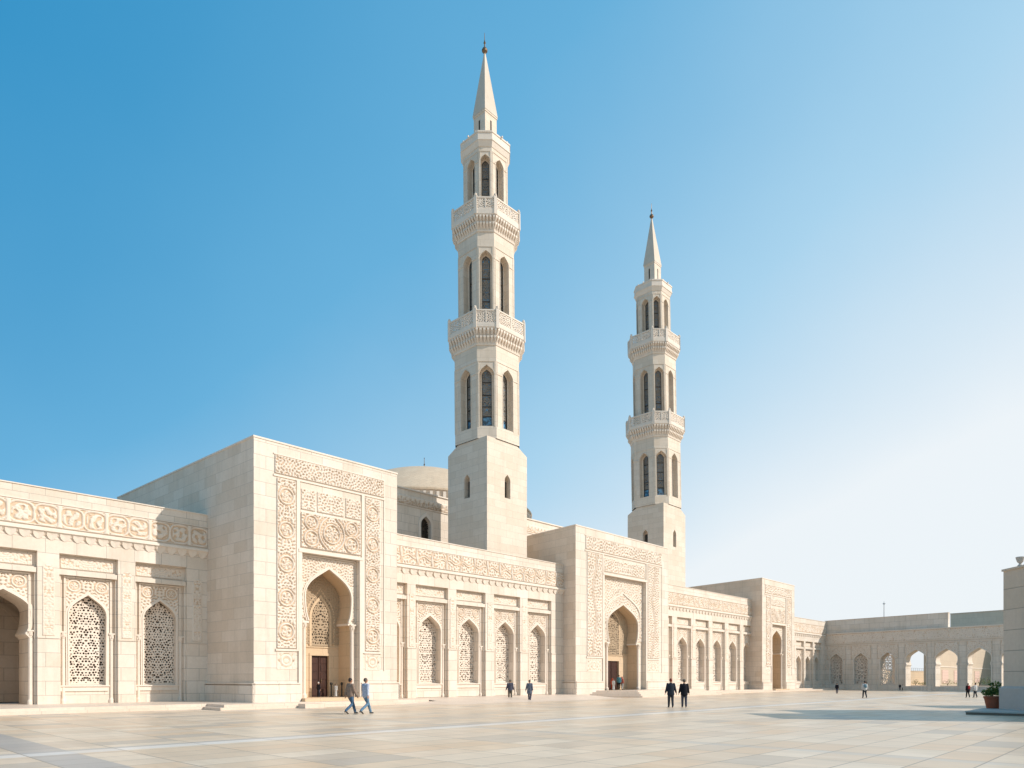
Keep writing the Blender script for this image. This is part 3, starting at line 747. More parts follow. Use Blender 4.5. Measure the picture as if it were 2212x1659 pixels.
f = M(); f.T = Matrix.Translation((0, 0, -.45)); f.T = None; f.lathe([(.4, 29.95), (.35, 30.4), (.2, 30.55), (.1, 30.65), (.06, 30.9), (.12, 31.0), (.04, 31.1), (.03, 31.8), (.07, 31.86), (0, 31.95)], 10, (dc.x, dc.y)); f.build('finial', METAL, dome)

# ------------------------------------------------------------------ minarets
def minaret(label, c0, lean):
    w = 5.1; cx, cy = c0[0]+w/2, c0[1]+w/2
    root = thing('minaret', label, 'minaret', BFR, (cx, cy, 0), group='twin stone minarets')
    L = Matrix.Identity(4)
    # the spire stands a hair out of plumb to the left in the photo
    lx = (d1.x*-1, d2.x*-1)
    L[0][2] = lean*lx[0]; L[1][2] = lean*lx[1]; L[0][3] = -22*L[0][2]; L[1][3] = -22*L[1][2]
    T0 = Matrix.Translation((cx, cy, 0)) @ L
    def TT(z=True): return T0
    ib = T0.inverted()
    # base: square tower with a slit on each face
    b = M(Matrix.Translation((cx, cy, 0))); h = w/2; zs = 22.0; zt = 22.72; c = 1.35
    slits = []
    for q in range(4):
        b.T = Matrix.Translation((cx, cy, 0)) @ Matrix.Rotation(q*math.pi/2, 4, 'Z')
        A = Arch(0, .36, 19.3, 19.85, 17.75, wj=.36)
        b.poly2([(-h, .2), (h, .2), (h, zs), (-h, zs)], -h, A.pts); b.strip(A.pts+[A.pts[0]], -h, -h+.62, True)
        slits.append(b.T.copy())
    b.T = Matrix.Translation((cx, cy, 0))
    # shoulder: corners cut away except the front one
    ring0 = [(-h, -h), (h, -h), (h, h), (-h, h)]
    def cut(p): return [p]
    b.F([(-h, -h, zs), (h, -h, zs), (h-c, -h, zt), (-h, -h, zt)]); b.F([(h, -h, zs), (h, h, zs), (h, h-c, zt), (h, -h+c, zt)])
    b.F([(h, -h, zs), (h, -h+c, zt), (h-c, -h, zt)]); b.F([(h, h, zs), (-h, h, zs), (-h+c, h, zt), (h-c, h, zt)])
    b.F([(h, h, zs), (h-c, h, zt), (h, h-c, zt)]); b.F([(-h, h, zs), (-h, -h, zs), (-h, -h, zt), (-h, h-c, zt)]); b.F([(-h, h, zs), (-h, h-c, zt), (-h+c, h, zt)])
    b.F([(-h, -h, zt), (h-c, -h, zt), (h, -h+c, zt), (h, h-c, zt), (h-c, h, zt), (-h+c, h, zt), (-h, h-c, zt)])
    base = b.build('base', STONE_S, root)
    for T in slits:
        s_ = M(T); s_.cur = 1; s_.box(-.4, .4, -h+.56, -h+.66, 17.7, 19.9); s_.cur = 0; s_.box(-.3, .3, -h+.46, -h+.56, 17.85, 19.35); s_.build('slit_window', [BRONZE, STONE_S], base)
    def oct_(m, a0, z0, a1, z1, cap=True):
        P0, P1_ = octp(a0), octp(a1)
        if cap: m.prism(P0, z0, z1, P1_)
        else:
            for i in range(8):
                j = (i+1) % 8; m.F([(*P0[i], z0), (*P0[j], z0), (*P1_[j], z1), (*P1_[i], z1)])
    def octp(a):
        h_, e_ = a*.912, a*.502
        return [(h_, e_), (e_, h_), (-e_, h_), (-h_, e_), (-h_, -e_), (-e_, -h_), (e_, -h_), (h_, -e_)]
    def fdim(a, i): return (a*.912, a*.502) if i % 2 == 0 else (a, a*.29)
    def face(i): return T0 @ Matrix.Rotation(i*math.pi/4, 4, 'Z')
    tiers = [(2.90, 22.72, 31.1, 23.85, 28.95, .43, 29.42), (2.52, 32.45, 41.2, 32.5, 39.2, .37, 39.68), (1.98, 42.6, 49.2, 42.7, 48.05, .32, 48.5)]
    for (ap, z0, z1, wz0, wz1, ww, fz) in tiers:
        m = M(); ap0 = ap; wo = ww*1.5
        A = Arch(0, wo, wz1+.2-wo*1.25, wz1+.2, wz0-.05, wj=wo); rd = .55
        for i in range(8):
            m.T = face(i); ap, hs = fdim(ap0, i)
            m.poly2([(-hs, z0), (hs, z0), (hs, z1), (-hs, z1)], -ap, A.pts); m.strip(A.pts+[A.pts[0]], -ap, -ap+rd, True)
            # thin frame lines round the panel and a carved arch band
            e = hs-.10
            m.box(-e, -e+.06, -ap-.035, -ap, wz0-.1, fz); m.box(e-.06, e, -ap-.035, -ap, wz0-.1, fz); m.box(-e, e, -ap-.04, -ap, fz, fz+.07)
            m.band(A.pts, .07, -ap-.03, -ap)
            m.box(-e-.05, -wo-.06, -ap-.045, -ap, wz1-wo*.9-.04, wz1-wo*.9+.05); m.box(wo+.06, e+.05, -ap-.045, -ap, wz1-wo*.9-.04, wz1-wo*.9+.05)
            # inner jamb step back to the narrower glazing
            B = Arch(0, ww, wz1-1.25*ww, wz1, wz0+.02, wj=ww)
            m.poly2([(-wo-.02, wz0-.08), (wo+.02, wz0-.08), (wo+.02, wz1+.4), (-wo-.02, wz1+.4)], -ap+rd-.015, B.pts)
            m.F([(-wo, -ap+.005, wz0-.05), (wo, -ap+.005, wz0-.05), (wo, -ap+rd, wz0+.04), (-wo, -ap+rd, wz0+.04)])
        sh = m.build('shaft', STONE_S, root)
        for i in range(8):
            T = face(i); ap, hs = fdim(ap0, i); k = M(T); y = -ap+rd+.05; H = wz1-wz0
            k.cur = 0; k.box(-ww-.03, ww+.03, y+.05, y+.07, wz0, wz1+.1)
            k.cur = 1
            for f_ in ((0, .19, .36, .56, .78) if ww > .4 else (0, .17, .4, .7)): k.box(-ww-.03, ww+.03, y-.01, y+.04, wz0+H*f_-.035, wz0+H*f_+.05)
            for sx in (-1, 1): k.box(sx*ww-.04, sx*ww+.04, y-.01, y+.04, wz0, wz1)
            win = k.build('window', [GLASS, BRONZE], sh)
            B = Arch(0, ww, wz1-1.25*ww, wz1, wz0, wj=ww)
            jali('lattice', win, B, wz0+H*.2, y+.02, .17, .035, -.35, 0, LATT, .02, T=T)
    for (ai, ao, zb, zs_, ze, zr, zp) in ((2.90, 3.45, 30.95, 31.8, 32.45, 33.72, 33.95), (2.52, 3.07, 41.1, 41.85, 42.6, 43.75, 43.97)):
        m = M(T0); ai2 = ai+.06
        oct_(m, ai2, zb-.1, ai2+.04, zb+.02); oct_(m, ai+.03, zb, ao-.22, zs_+.35, False); oct_(m, ao-.1, zs_+.32, ao, zs_+.42); oct_(m, ao, zs_+.42, ao+.02, ze)
        for i in range(8):
            m.T = face(i)
            for tr, (za_, zb_, y0_, y1_) in enumerate(((zb+.02, zb+.62, ai+.02, ai+.36), (zb+.5, zs_+.34, ai+.16, ao-.02))):
                y0_, _ = fdim(y0_, i); y1_, hs = fdim(y1_, i); n = 10 if i % 2 == 0 else 6
                for q in range(n):
                    xc = -hs+2*hs*(q+.5)/n; ww = hs/n*.62
                    m.F([(xc-ww, -y1_, zb_), (xc+ww, -y1_, zb_), (xc+ww, -y1_, zb_-.18), (xc-ww, -y1_, zb_-.18)][::-1])
                    m.F([(xc-ww, -y1_, zb_-.18), (xc+ww, -y1_, zb_-.18), (xc+ww*.4, -y0_, za_), (xc-ww*.4, -y0_, za_)][::-1])
                    for sx in (-1, 1):
                        q_ = [(xc+sx*ww, -y1_, zb_), (xc+sx*ww, -y1_, zb_-.18), (xc+sx*ww*.4, -y0_, za_), (xc+sx*ww*.4, -y0_+.2, zb_)]
                        m.F(q_ if sx < 0 else q_[::-1])
        bal = m.build('balcony', TRIM, root)
        ao0 = ao
        for i in range(8):
            T = face(i); ao, hs = fdim(ao0, i)
            r_ = M(T); r_.box(-hs+.1, hs-.1, -ao+.0, -ao+.14, ze-.02, ze+.14); r_.box(-hs+.1, hs-.1, -ao-.01, -ao+.15, zr-.12, zr); r_.box(-.06, .06, -ao, -ao+.12, ze+.1, zr-.1)
            pnl = r_.build('railing_panel', TRIM, bal)
            xs = np.arange(-hs+.1, hs-.09, .035); zs2 = np.arange(ze+.1, zr-.08, .035); U, V = np.meshgrid(xs, zs2)
            co = np.stack([U, np.full_like(U, -ao+.03), V], -1).reshape(-1, 3); idx = np.arange(U.size).reshape(U.shape)
            qd = np.stack([idx[:-1, :-1], idx[:-1, 1:], idx[1:, 1:], idx[1:, :-1]], -1).reshape(-1, 4)
            f_ = samp(1, np.abs((U[:-1, :-1]+.025))+i, V[:-1, :-1], .24) > -.45
            me_ = gridmesh('railing_lattice', pnl, co, qd[f_.reshape(-1)], CARVE, T); md = me_.modifiers.new('t', 'SOLIDIFY'); md.thickness = .06; md.offset = -1
            vx = octp(ao0)[i]; TP = T0 @ Matrix.Rotation(math.atan2(vx[1], vx[0])+math.pi/2, 4, 'Z'); P_ = M(TP); rr = math.hypot(*vx)-.04
            P_.box(-.14, .14, -rr-.06, -rr+.2, ze-.35, zp-.16); P_.T = TP @ Matrix.Translation((0, -rr+.07, 0)); P_.lathe([(.15, zp-.16), (.17, zp-.1), (.1, zp-.05), (.13, zp+.04), (.06, zp+.12), (0, zp+.15)], 8)
            P_.build('corner_post', TRIM, bal)
    m = M(T0); oct_(m, 2.02, 48.9, 2.06, 49.0); oct_(m, 2.06, 49.0, 2.2, 49.35, False); oct_(m, 2.2, 49.35, 2.2, 50.05); oct_(m, 2.26, 50.03, 2.26, 50.16)
    oct_(m, 2.25, 49.36, 2.25, 49.5)
    for i in range(16):
        a = i*math.pi/8; x, y = 2.15*math.cos(a), 2.15*math.sin(a); m.box(x-.05, x+.05, y-.05, y+.05, 50.1, 50.22+.05*(i % 2))
    m.build('parapet', TRIM, root)
    e = 1.48/2
    m = M(T0); m.box(-e, e, -e, e, 49.9, 53.05); m.box(-e-.05, e+.05, -e-.05, e+.05, 52.9, 53.06)
    ln = m.build('lantern', STONE_S, root)
    for q in range(4):
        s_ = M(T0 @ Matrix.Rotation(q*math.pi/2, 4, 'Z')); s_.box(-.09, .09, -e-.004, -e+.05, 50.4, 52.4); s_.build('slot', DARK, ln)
        s_ = None
    e = .82; m = M(T0); m.F([(-e, -e, 53.06), (-e, e, 53.06), (e, e, 53.06), (e, -e, 53.06)])
    t_ = .05
    for q in range(4):
        m.T = T0 @ Matrix.Rotation(q*math.pi/2, 4, 'Z'); m.F([(-e, -e, 53.06), (e, -e, 53.06), (t_, -t_, 59.0), (-t_, -t_, 59.0)])
    sp_ = m.build('spire', SPIRE, root)
    f = M(T0); f.lathe([(.06, 58.8), (.09, 58.98), (.24, 59.12), (.27, 59.25), (.2, 59.4), (.07, 59.5), (.05, 59.8), (.11, 59.92), (.06, 60.05), (.03, 60.2), (.02, 60.8), (0, 60.9)], 12); f.build('finial', METAL, sp_)
    return root
minaret('taller looking nearest minaret standing behind the wing between the portals', (23.07, 4.2), .0070)
minaret('farther minaret rising behind the middle portal', (53.55, 5.3), .0165)

# ------------------------------------------------------------------ far arcade closing the plaza
fa_ = thing('far_arcade', 'shaded arcade wall across the end of the plaza with open and latticed arches', 'arcade', FFR, (12, 0, 0))
m = M(); J = 1.5; Z = 8.85
cxs = [1.82, 5.72, 9.72, 13.68, 17.68, 21.72, 25.7, 29.7]
ars = []
for i, c in enumerate(cxs):
    a = -.6 if i == 0 else (cxs[i-1]+c)/2; b = 36 if i == len(cxs)-1 else (cxs[i+1]+c)/2
    if i < 3: A = Arch(c, 1.07, 4.4, 5.62, .85, wj=1.05)
    else: A = Arch(c, 1.42, 4.5, 5.9, .62, wj=1.38, wn=1.25, zn=3.72)
    ars.append(A)
    for y, bk in ((0, False), (J, True)): m.poly2([(a, .0), (b, .0), (b, Z), (a, Z)], y, A.pts, bk)
    m.strip(A.pts+[A.pts[0]], 0, J, True)
    if i: m.box(a-.45, a-.41, -.05, 0, .1, 6.85); m.box(a+.41, a+.45, -.05, 0, .1, 6.85)
m.F([(-.6, 0, Z), (36, 0, Z), (36, J, Z), (-.6, J, Z)])
m.build('wall', STONE, fa_)
l = M(); l.box(-.5, 36, -.16, .0, 8.72, 8.86); l.box(-.5, 36, -.1, .0, 7.12, 7.2); l.box(-.5, 36, -.07, 0, 6.82, 6.88)
for i in range(len(cxs)):
    a = (cxs[i-1]+cxs[i])/2 if i else -.3; l.box(a-.55, a+.55, -.06, 0, 3.62, 3.7)
l.build('cornice', TRIM, fa_)
relief('frieze', fa_, None, -.4, 30, 7.25, 8.68, 0, .035, .07, frieze_h(1.5, 0, 7.97, 1.4, 1, 1), och=.2)
for i, (c, A) in enumerate(zip(cxs, ars)):
    b_ = M(); b_.band(A.pts, .12, -.07, 0); o_ = b_.build('arch_moulding', TRIM, fa_)
    relief('spandrel', o_, None, c-1.5, c+1.5, A.zw if hasattr(A, 'zw') else 4.7, 6.75, 0, .04, .07, worms(.3, 0, c), keep=lambda u, v: ~A.inside(u, v, .1))
    if i < 3:
        jali('lattice_screen', o_, A, .85, .35 if i < 2 else .7, .24, .04, -.4 if i < 2 else -.1, 1, None, .06)
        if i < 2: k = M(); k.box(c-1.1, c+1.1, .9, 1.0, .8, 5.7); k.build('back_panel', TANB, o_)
u = M(); u.box(-.3, 17.7, .5, 1.0, 8.86, 10.92); u.build('upper_wall', STONE, fa_)
c = M(); c.box(-.35, 17.75, .45, 1.05, 10.92, 10.98); c.build('coping', TRIM, fa_)
# distant things behind the arcade
def ray(u_px, o_, vx=None):          # frame coords where image column u (2212 wide) meets depth plane o of the far frame
    u_ = (u_px-1106)/1500
    # A0 + fa*t + fb*o = (uY, Y)
    t = (u_*(A0.y+fb.y*o_)-A0.x-fb.x*o_)/(fa.x-u_*fa.y); return t, A0.y+fa.y*t+fb.y*o_
t0_, Y0 = ray(2053, 70)
h0 = 1.7+(1466-1325.5)/1500*Y0
b = M(); b.box(t0_, t0_+42, 70, 82, 0, h0); b.box(t0_-.05, t0_+42, 69.9, 70, h0-.12, h0+.03)
for i in range(7): b.box(t0_+2+i*4, t0_+3.2+i*4, 69.97, 70, 3.2, 5.2)
o_ = b.build('distant_block', FARST); top(o_, 'plain grey flat-roofed block far behind the arcade at right', 'building', FFR)
g_ = thing('garden_pavilion', 'low tan pavilion seen through the two rightmost open arches', 'building', BFR, (125, -10, 0))
b = M(); b.box(112.6, 200, -10, -8.5, 0, 8.2); b.box(112.5, 200.1, -10.1, -8.4, 8.2, 8.35); b.build('wall', stone('tan pavilion stone', (.60, .49, .37), (.56, .45, .34), bw=2.4, bh=1.2, grime=.5), g_)
b = M(); b.box(112.58, 200, -10.07, -10, 3.7, 3.85); b.build('string_course', TRIM, g_)
BRICK = stone('pinkish grid wall', (.66, .47, .39), (.62, .44, .37), bw=.5, bh=.5, joint=.03, jc=1.3, grime=.2)
for i in range(4):
    b = M(); b.box(118+i*9, 122.5+i*9, -10.06, -10, .9, 3.2); b.build('panel', BRICK, g_)
b = M(); b.box(116, 230, 8, 8.4, 0, 3.5); b.box(116, 230, 7.92, 8.48, 3.5, 3.64)
top(b.build('garden_wall', stone('tan garden wall', (.66, .50, .34), (.62, .47, .32), grime=.3)), 'long tan garden wall beyond the leftmost open arch', 'wall', BFR)
b = M()
for i in range(46): b.box(118+i*1.9, 118.05+i*1.9, 10.8, 10.85, 0, 4.5)
b.box(118, 204, 10.8, 10.84, 4.42, 4.5); b.box(118, 204, 10.8, 10.84, 3.9, 3.96)
top(b.build('fence', GREYM), 'thin grey fence behind the tan garden wall', 'fence', BFR)
def shrub(label, fr, at, r, h, n, m_, name='shrub', cat='shrub', group=None, par=None):
    root = par or thing(name, label, cat, fr, at, group=group)
    k = M()
    for i in range(5):
        a = i*1.26; k.T = Matrix.Translation(at); x, y = .4*r*math.cos(a), .4*r*math.sin(a)
        k.F([(-.015, 0, 0), (.015, 0, 0), (x+.01, y, h*.7), (x-.01, y, h*.7)]); k.F([(0, -.015, 0), (0, .015, 0), (x, y+.01, h*.7), (x, y-.01, h*.7)])
    k.T = None; k.build('stem', SOIL, root)
    k = M(); at = Vector(at)
    for i in range(n):
        a = random.uniform(0, 6.283); rr = r*math.sqrt(random.random()); f_ = 1-(rr/r)**2
        z = h*(.12+.88*random.random()*(.35+.65*f_)) ; L = random.uniform(.10, .20)*max(.7, r)
        p = at+Vector((rr*math.cos(a), rr*math.sin(a), z)); d_ = Vector((math.cos(a)*.7+random.gauss(0, .5), math.sin(a)*.7+random.gauss(0, .5), random.uniform(.1, 1))).normalized()
        s_ = d_.cross(Vector((random.gauss(0, .4), random.gauss(0, .4), 1))).normalized()*L*.22
        k.F([p, p+d_*L*.5+s_, p+d_*L, p+d_*L*.5-s_])
    k.build('foliage', m_, root); return root
pl = M(); pl.box(11.0, 24, 1.9, 2.9, 0, .72)
top(pl.build('planter', TRIM), 'low stone planter bed behind the open arches', 'planter', FFR)
for i, (tt, r_, h_, m_, lb) in enumerate(((12.6, .55, 1.0, LEAFY, 'yellow green shrub at the left jamb of the first open arch'), (13.6, .6, .5, LEAFY, 'low flowering shrub in the first open arch'), (14.7, .5, 1.0, LEAF, 'dark green shrub at the right side of the first open arch'),
        (16.9, .7, 1.0, LEAFY, 'bright bushy shrub in the second open arch'), (18.4, .7, .95, LEAF, 'darker shrub right of the bright one in the second open arch'), (20.9, .8, 1.3, LEAF, 'dark shrub left side of the third open arch'), (22.1, .9, 1.4, LEAF, 'large dark bush in the third open arch'))):
    shrub(lb, FFR, (tt, 2.4, .72), r_, h_, 260, m_, group='shrubs behind the far arcade')
# young tree behind the third open arch
tr = thing('young_tree', 'thin young tree behind the third open arch', 'tree', FFR, (23.2, 4.5, 0))
k = M(Matrix.Translation((23.2, 4.5, 0))); k.lathe([(.09, 0), (.06, 2), (.035, 4.2), (.01, 5)], 7); 
for i in range(7):
    a = i*2.4; z = 2.2+i*.4; k.F([(0, 0, z), (.03, .03, z+.05), (.8*math.cos(a), .8*math.sin(a), z+.7), (.8*math.cos(a), .8*math.sin(a), z+.67)])
k.build('trunk', SOIL, tr)
k = M()
for i in range(420):
    a = random.uniform(0, 6.28); r_ = random.uniform(.1, 1.1); p = Vector((23.2+r_*math.cos(a), 4.5+r_*math.sin(a), random.uniform(2.2, 5.4)))
    d_ = Vector((random.gauss(0, 1), random.gauss(0, 1), random.gauss(0, 1))).normalized(); s_ = d_.orthogonal().normalized()*.035
    k.F([p, p+d_*.07+s_, p+d_*.15, p+d_*.07-s_])
k.build('crown', LEAF, tr)
t3, Y3 = ray(1909.6, 3)
ms = M(); ms.T = Matrix.Translation((t3, 3, 0)); zt_ = 1.7+(1466-1299)/1500*Y3
ms.lathe([(.09, 8.9), (.07, 9.5), (.045, zt_-.5), (.12, zt_-.45), (.12, zt_-.3), (.04, zt_-.25), (.02, zt_), (0, zt_+.02)], 8)
ms.box(-.25, .25, -.02, .02, zt_-.38, zt_-.34)
top(ms.build('roof_mast', GREYM), 'thin grey mast standing on the far arcade roof', 'mast', FFR)
rf = M(); rf.box(-.3, 17.7, 1.0, 5.5, 8.75, 8.86); rf.build('roof', TRIM, fa_)
pc = M()
for x in (0.2, 4, 8): pc.box(x, x+.4, 5.1, 5.5, 0, 8.75)
pc.build('rear_pier', STONE, fa_)

# ------------------------------------------------------------------ pier building at the right edge
px_, py_ = 24.77, 35.0
pr = thing('gate_building', 'grey beige stone block with grey plinth cut off by the right edge', 'building', WFR, (px_+3, 33, 0))
m = M()
m.box(px_, px_+7, 30.6, py_, .15, 7.1); m.box(px_, px_+7, 26.0, 30.6, .15, 9.3)  # taller near box is unseen, its height shaped for the big plaza shadow
m.build('wall', PIER, pr)
m = M(); m.box(px_-.06, px_+7, 30.6, py_+.06, 7.1, 7.2); m.build('coping', PIER, pr)
m = M(); m.box(px_-.14, px_+7.1, 25.9, py_+.12, .15, 1.22); m.prism([(px_-.14, 25.9), (px_+7.1, 25.9), (px_+7.1, py_+.12), (px_-.14, py_+.12)], 1.22, 1.32, [(px_-.02, 25.95), (px_+7, 25.95), (px_+7, py_+.02), (px_-.02, py_+.02)])
m.build('plinth', GREYST, pr)
m = M(); m.box(px_+9.4, px_+14, 37.5, 41.6, 0, 6.4); m.box(px_+7, px_+9.4, 34.0, 37.5, 0, 4.2); m.build('added_shadow_block', PIER, pr)  # unseen blocks added only to cast the second shadow on the plaza
un = M(); un.T = Matrix.Translation((px_+.26, 34.2, 0)); un.lathe([(.12, 7.2), (.12, 7.28), (.06, 7.33), (.06, 7.38), (.13, 7.45), (.17, 7.58), (.19, 7.64), (.2, 7.68), (.16, 7.7), (0, 7.71)], 14)
top(un.build('stone_urn', GREYST), 'small grey stone urn on top of the right block', 'urn', WFR)
dm_ = M(); dm_.T = Matrix.Translation((px_+1.35, 34.2, 0)); dm_.lathe([(.9, 7.2), (.85, 7.32), (.6, 7.48), (.3, 7.56), (0, 7.58)], 24)
dm_.build('roof_cap', GREYST, pr)
SLABE, _, _ = mat('brown slab edge', (.20, .15, .11), .8)
sl = M(); S0 = Vector((21.5, 32.9)); q = [S0, S0-d2*9, S0-d2*9+d1*9, S0+d1*9]
q2 = [p for p in q]
sl.cur = 1; sl.prism([tuple(p) for p in q2], .0, .11); sl.cur = 0; sl.prism([tuple(S0+(p-S0)*1.0+((Vector((27, 34))-p).normalized()*-.04)) for p in q2], .11, .17)
top(sl.build('slab_plinth', [GREYST, SLABE]), 'low dark-edged stone slab under the right block', 'slab', WFR, kind='structure')
pt = thing('flower_pot', 'large terracotta pot with leafy green plant beside the right block', 'potted plant', WFR, (24.78, 35.75, .17))
k = M(Matrix.Translation((24.78, 35.75, .17))); k.lathe([(.0, .0), (.29, .0), (.31, .05), (.40, .50), (.43, .52), (.44, .62), (.40, .63), (.38, .56), (0, .54)], 28)
k.build('pot', TERRA, pt)
k = M(Matrix.Translation((24.78, 35.75, .17))); k.lathe([(.385, .575), (0, .58)], 20); k.build('soil', SOIL, pt)
k = M()
for i in range(620):
    a = random.uniform(0, 6.283); rr = .42*math.sqrt(random.random()); z = .62+random.random()*.42*(1-rr)
    if i % 3 == 0: rr *= .5; z = .7+random.random()*.62; 
    ox = .12 if z > 1.0 else 0
    p = Vector((24.78+ox+rr*math.cos(a), 35.75+rr*math.sin(a), .17+z)); d_ = Vector((math.cos(a)+random.gauss(0, .4), math.sin(a)+random.gauss(0, .4), random.uniform(.2, 1.4))).normalized()
    s_ = d_.cross(Vector((random.gauss(0, .4), random.gauss(0, .4), 1))).normalized()*.035; L = random.uniform(.12, .2)
    k.F([p, p+d_*L*.5+s_, p+d_*L, p+d_*L*.5-s_])
k.build('foliage', LEAF, pt)

# ------------------------------------------------------------------ people
def clothm(name, c, c2=None, sc=30, rough=.85):
    m, nt, b = mat(name, c, rough, 0, .2)
    tco = nt.nodes.new('ShaderNodeTexCoord')
    nt.links.new(mixc(nt, rng(nt, noise(nt, tco.outputs['Object'], sc, 3), .38, .62), c, c2 or tuple(x*.7 for x in c)), b.inputs['Base Color']); return m
SKIN, _, _ = mat('skin', (.42, .22, .14), .55); SKINP, _, _ = mat('fair skin', (.55, .30, .21), .55)
SHOE, _, _ = mat('dark shoes', (.03, .025, .022), .5)
def tube(m, pts, rad, n=10, sq=1.):
    """tapered closed tube through pts (rx, ry per joint)"""
    P = [Vector(p) for p in pts]; rings = []
    for i, p in enumerate(P):
        d_ = (P[min(i+1, len(P)-1)]-P[max(i-1, 0)]).normalized()
        x = Vector((1, 0, 0)); x = (x-d_*x.dot(d_))
        if x.length < .1: x = Vector((0, 1, 0)); x = x-d_*x.dot(d_)
        x.normalize(); y = d_.cross(x); r = rad[i]; rx, ry = r if isinstance(r, tuple) else (r, r)
        rings.append([p+x*rx*math.cos(2*math.pi*k/n)+y*ry*math.sin(2*math.pi*k/n) for k in range(n)])
    def capr(p, ring_, d_, r): return [q+(p-q)*.45+d_*r*.6 for q in ring_]
    d0 = (P[0]-P[1]).normalized(); d9 = (P[-1]-P[-2]).normalized()
    r0 = min(rad[0]) if isinstance(rad[0], tuple) else rad[0]; r9 = min(rad[-1]) if isinstance(rad[-1], tuple) else rad[-1]
    rings = [capr(P[0], rings[0], d0, r0)]+rings+[capr(P[-1], rings[-1], d9, r9)]
    for a, b in zip(rings, rings[1:]):
        for k in range(n): m.F([a[k], a[(k+1) % n], b[(k+1) % n], b[k]])
    m.F(rings[0][::-1]); m.F(rings[-1])
def blob(m, c, r, n=12):
    c = Vector(c); rx, ry, rz = r
    rows = []
    for i in range(n//2+1):
        ph = math.pi*i/(n//2)
        rows.append([c+Vector((rx*math.sin(ph)*math.cos(2*math.pi*k/n), ry*math.sin(ph)*math.sin(2*math.pi*k/n), rz*math.cos(ph))) for k in range(n)])
    for a, b in zip(rows, rows[1:]):
        for k in range(n): m.F([a[k], b[k], b[(k+1) % n], a[(k+1) % n]])
def fuse(m, name, mats, parent, vox):
    """merge the overlapping volumes into one continuous skin"""
    me = bpy.data.meshes.new(name); me.from_pydata([tuple(p) for p in m.v], [], m.f); me.validate()
    o = link(name, me, mats, parent)
    md = o.modifiers.new('fuse', 'REMESH'); md.mode = 'VOXEL'; md.voxel_size = vox; md.use_smooth_shade = True
    ms_ = o.modifiers.new('smooth', 'SMOOTH'); ms_.factor = .5; ms_.iterations = 3
    return o
def person(label, x, y, heading, H, top_c, leg_c, hair_c, z=0., stride=.3, armL=(.27, 0), armR=(.27, 0), skin=SKIN, coat=0, bag=None, vox=.02, hood=None, robe=False, group=None):
    s = H/1.73
    root = bpy.data.objects.new('person', None); COL.objects.link(root); root.location = (x, y, z); root.rotation_euler = (0, 0, heading); root.scale = (s, s, s)
    root['label'] = label; root['category'] = 'person'
    if group: root['group'] = group
    st = stride
    # joints: facing +Y, right side +X
    hipL, hipR = (-.095, 0, .90), (.095, 0, .90)
    kL, aL, tL = (-.10, st*.62, .50+.0*st), (-.10, st, .09), (-.11, st+.16, .035)
    kR, aR, tR = (.10, st*.12, .49), (.10, -st, .09+st*.22), (.11, -st+.15, .03)
    def arm(sx, a): w_, sw = a; return [(sx*.175, 0, 1.42), (sx*(.20+.25*(w_-.2)), sw*.4-.01, 1.15), (sx*(w_*.72+.05), sw+.03, .88)]
    AL, AR = arm(-1, armL), arm(1, armR)
    b = M()
    tube(b, [(0, 0, .93), (0, 0, 1.1), (0, .0, 1.3), (0, -.005, 1.42)], [(.15, .10), (.135, .095), (.17, .105), (.14, .08)])
    tube(b, [(0, 0, 1.40), (0, .01, 1.53)], [.058, .052])
    blob(b, (0, .015, 1.615), (.074, .094, .112)); blob(b, (0, .045, 1.565), (.052, .06, .05))   # skull and jaw
    tube(b, [(0, .10, 1.63), (0, .125, 1.595)], [.012, .018], 6); tube(b, [(-.02, .098, 1.555), (.02, .098, 1.555)], [.009, .009], 6)
    for sx in (-1, 1): blob(b, (sx*.077, .01, 1.61), (.014, .024, .034), 8); blob(b, (sx*.03, .098, 1.64), (.012, .008, .009), 6)
    for A_ in (AL, AR):
        sx = 1 if A_[0][0] > 0 else -1; w_ = Vector(A_[2]); tube(b, [*A_], [.05, .04, .028])
        dn = (Vector(A_[2])-Vector(A_[1])).normalized(); pm = w_+dn*.07; tube(b, [w_, pm], [(.022, .03), (.02, .042)], 8)
        for q in range(4):
            f0 = pm+Vector((0, (q-1.5)*.021, 0)); L = (.055, .072, .068, .05)[q]; f1 = f0+dn*L*.6; f2 = f1+(dn+Vector((-sx*.5, 0, 0))).normalized()*L*.5
            tube(b, [f0, f1, f2], [.011, .010, .008], 6)
        tb_ = w_+dn*.03+Vector((0, .025, 0)); tube(b, [tb_, tb_+Vector((-sx*.01, .035, -.03)), tb_+Vector((-sx*.012, .04, -.06))], [.012, .011, .009], 6)
    for h_, k_, a_, t_ in ((hipL, kL, aL, tL), (hipR, kR, aR, tR)): tube(b, [h_, k_, a_], [.085, .055, .038])
    body = fuse(b, 'body', skin, root, min(vox, .014))
    m = M()   # shirt / jacket
    hem = .86-coat
    tube(m, [(0, 0, hem), (0, 0, 1.0), (0, 0, 1.15), (0, 0, 1.32), (0, -.005, 1.43)], [(.215+coat*.1, .155), (.205, .15), (.20, .145), (.215, .14), (.13, .09)], 16)
    for A_ in (AL, AR):
        e = Vector(A_[2])+(Vector(A_[1])-Vector(A_[2]))*.12; tube(m, [A_[0], A_[1], e], [.085, .07, .055])
    if robe: tube(m, [(0, 0, .9), (0, 0, .5), (0, 0, .12)], [(.17, .13), (.18, .15), (.2, .17)], 14)
    fuse(m, 'robe' if robe else ('jacket' if coat else 'shirt'), top_c, body, vox)
    m = M()
    for h_, k_, a_ in ((hipL, kL, aL), (hipR, kR, aR)):
        e = Vector(a_)+(Vector(k_)-Vector(a_))*.02; tube(m, [h_, k_, e], [(.108, .115), .078, .062], 12)
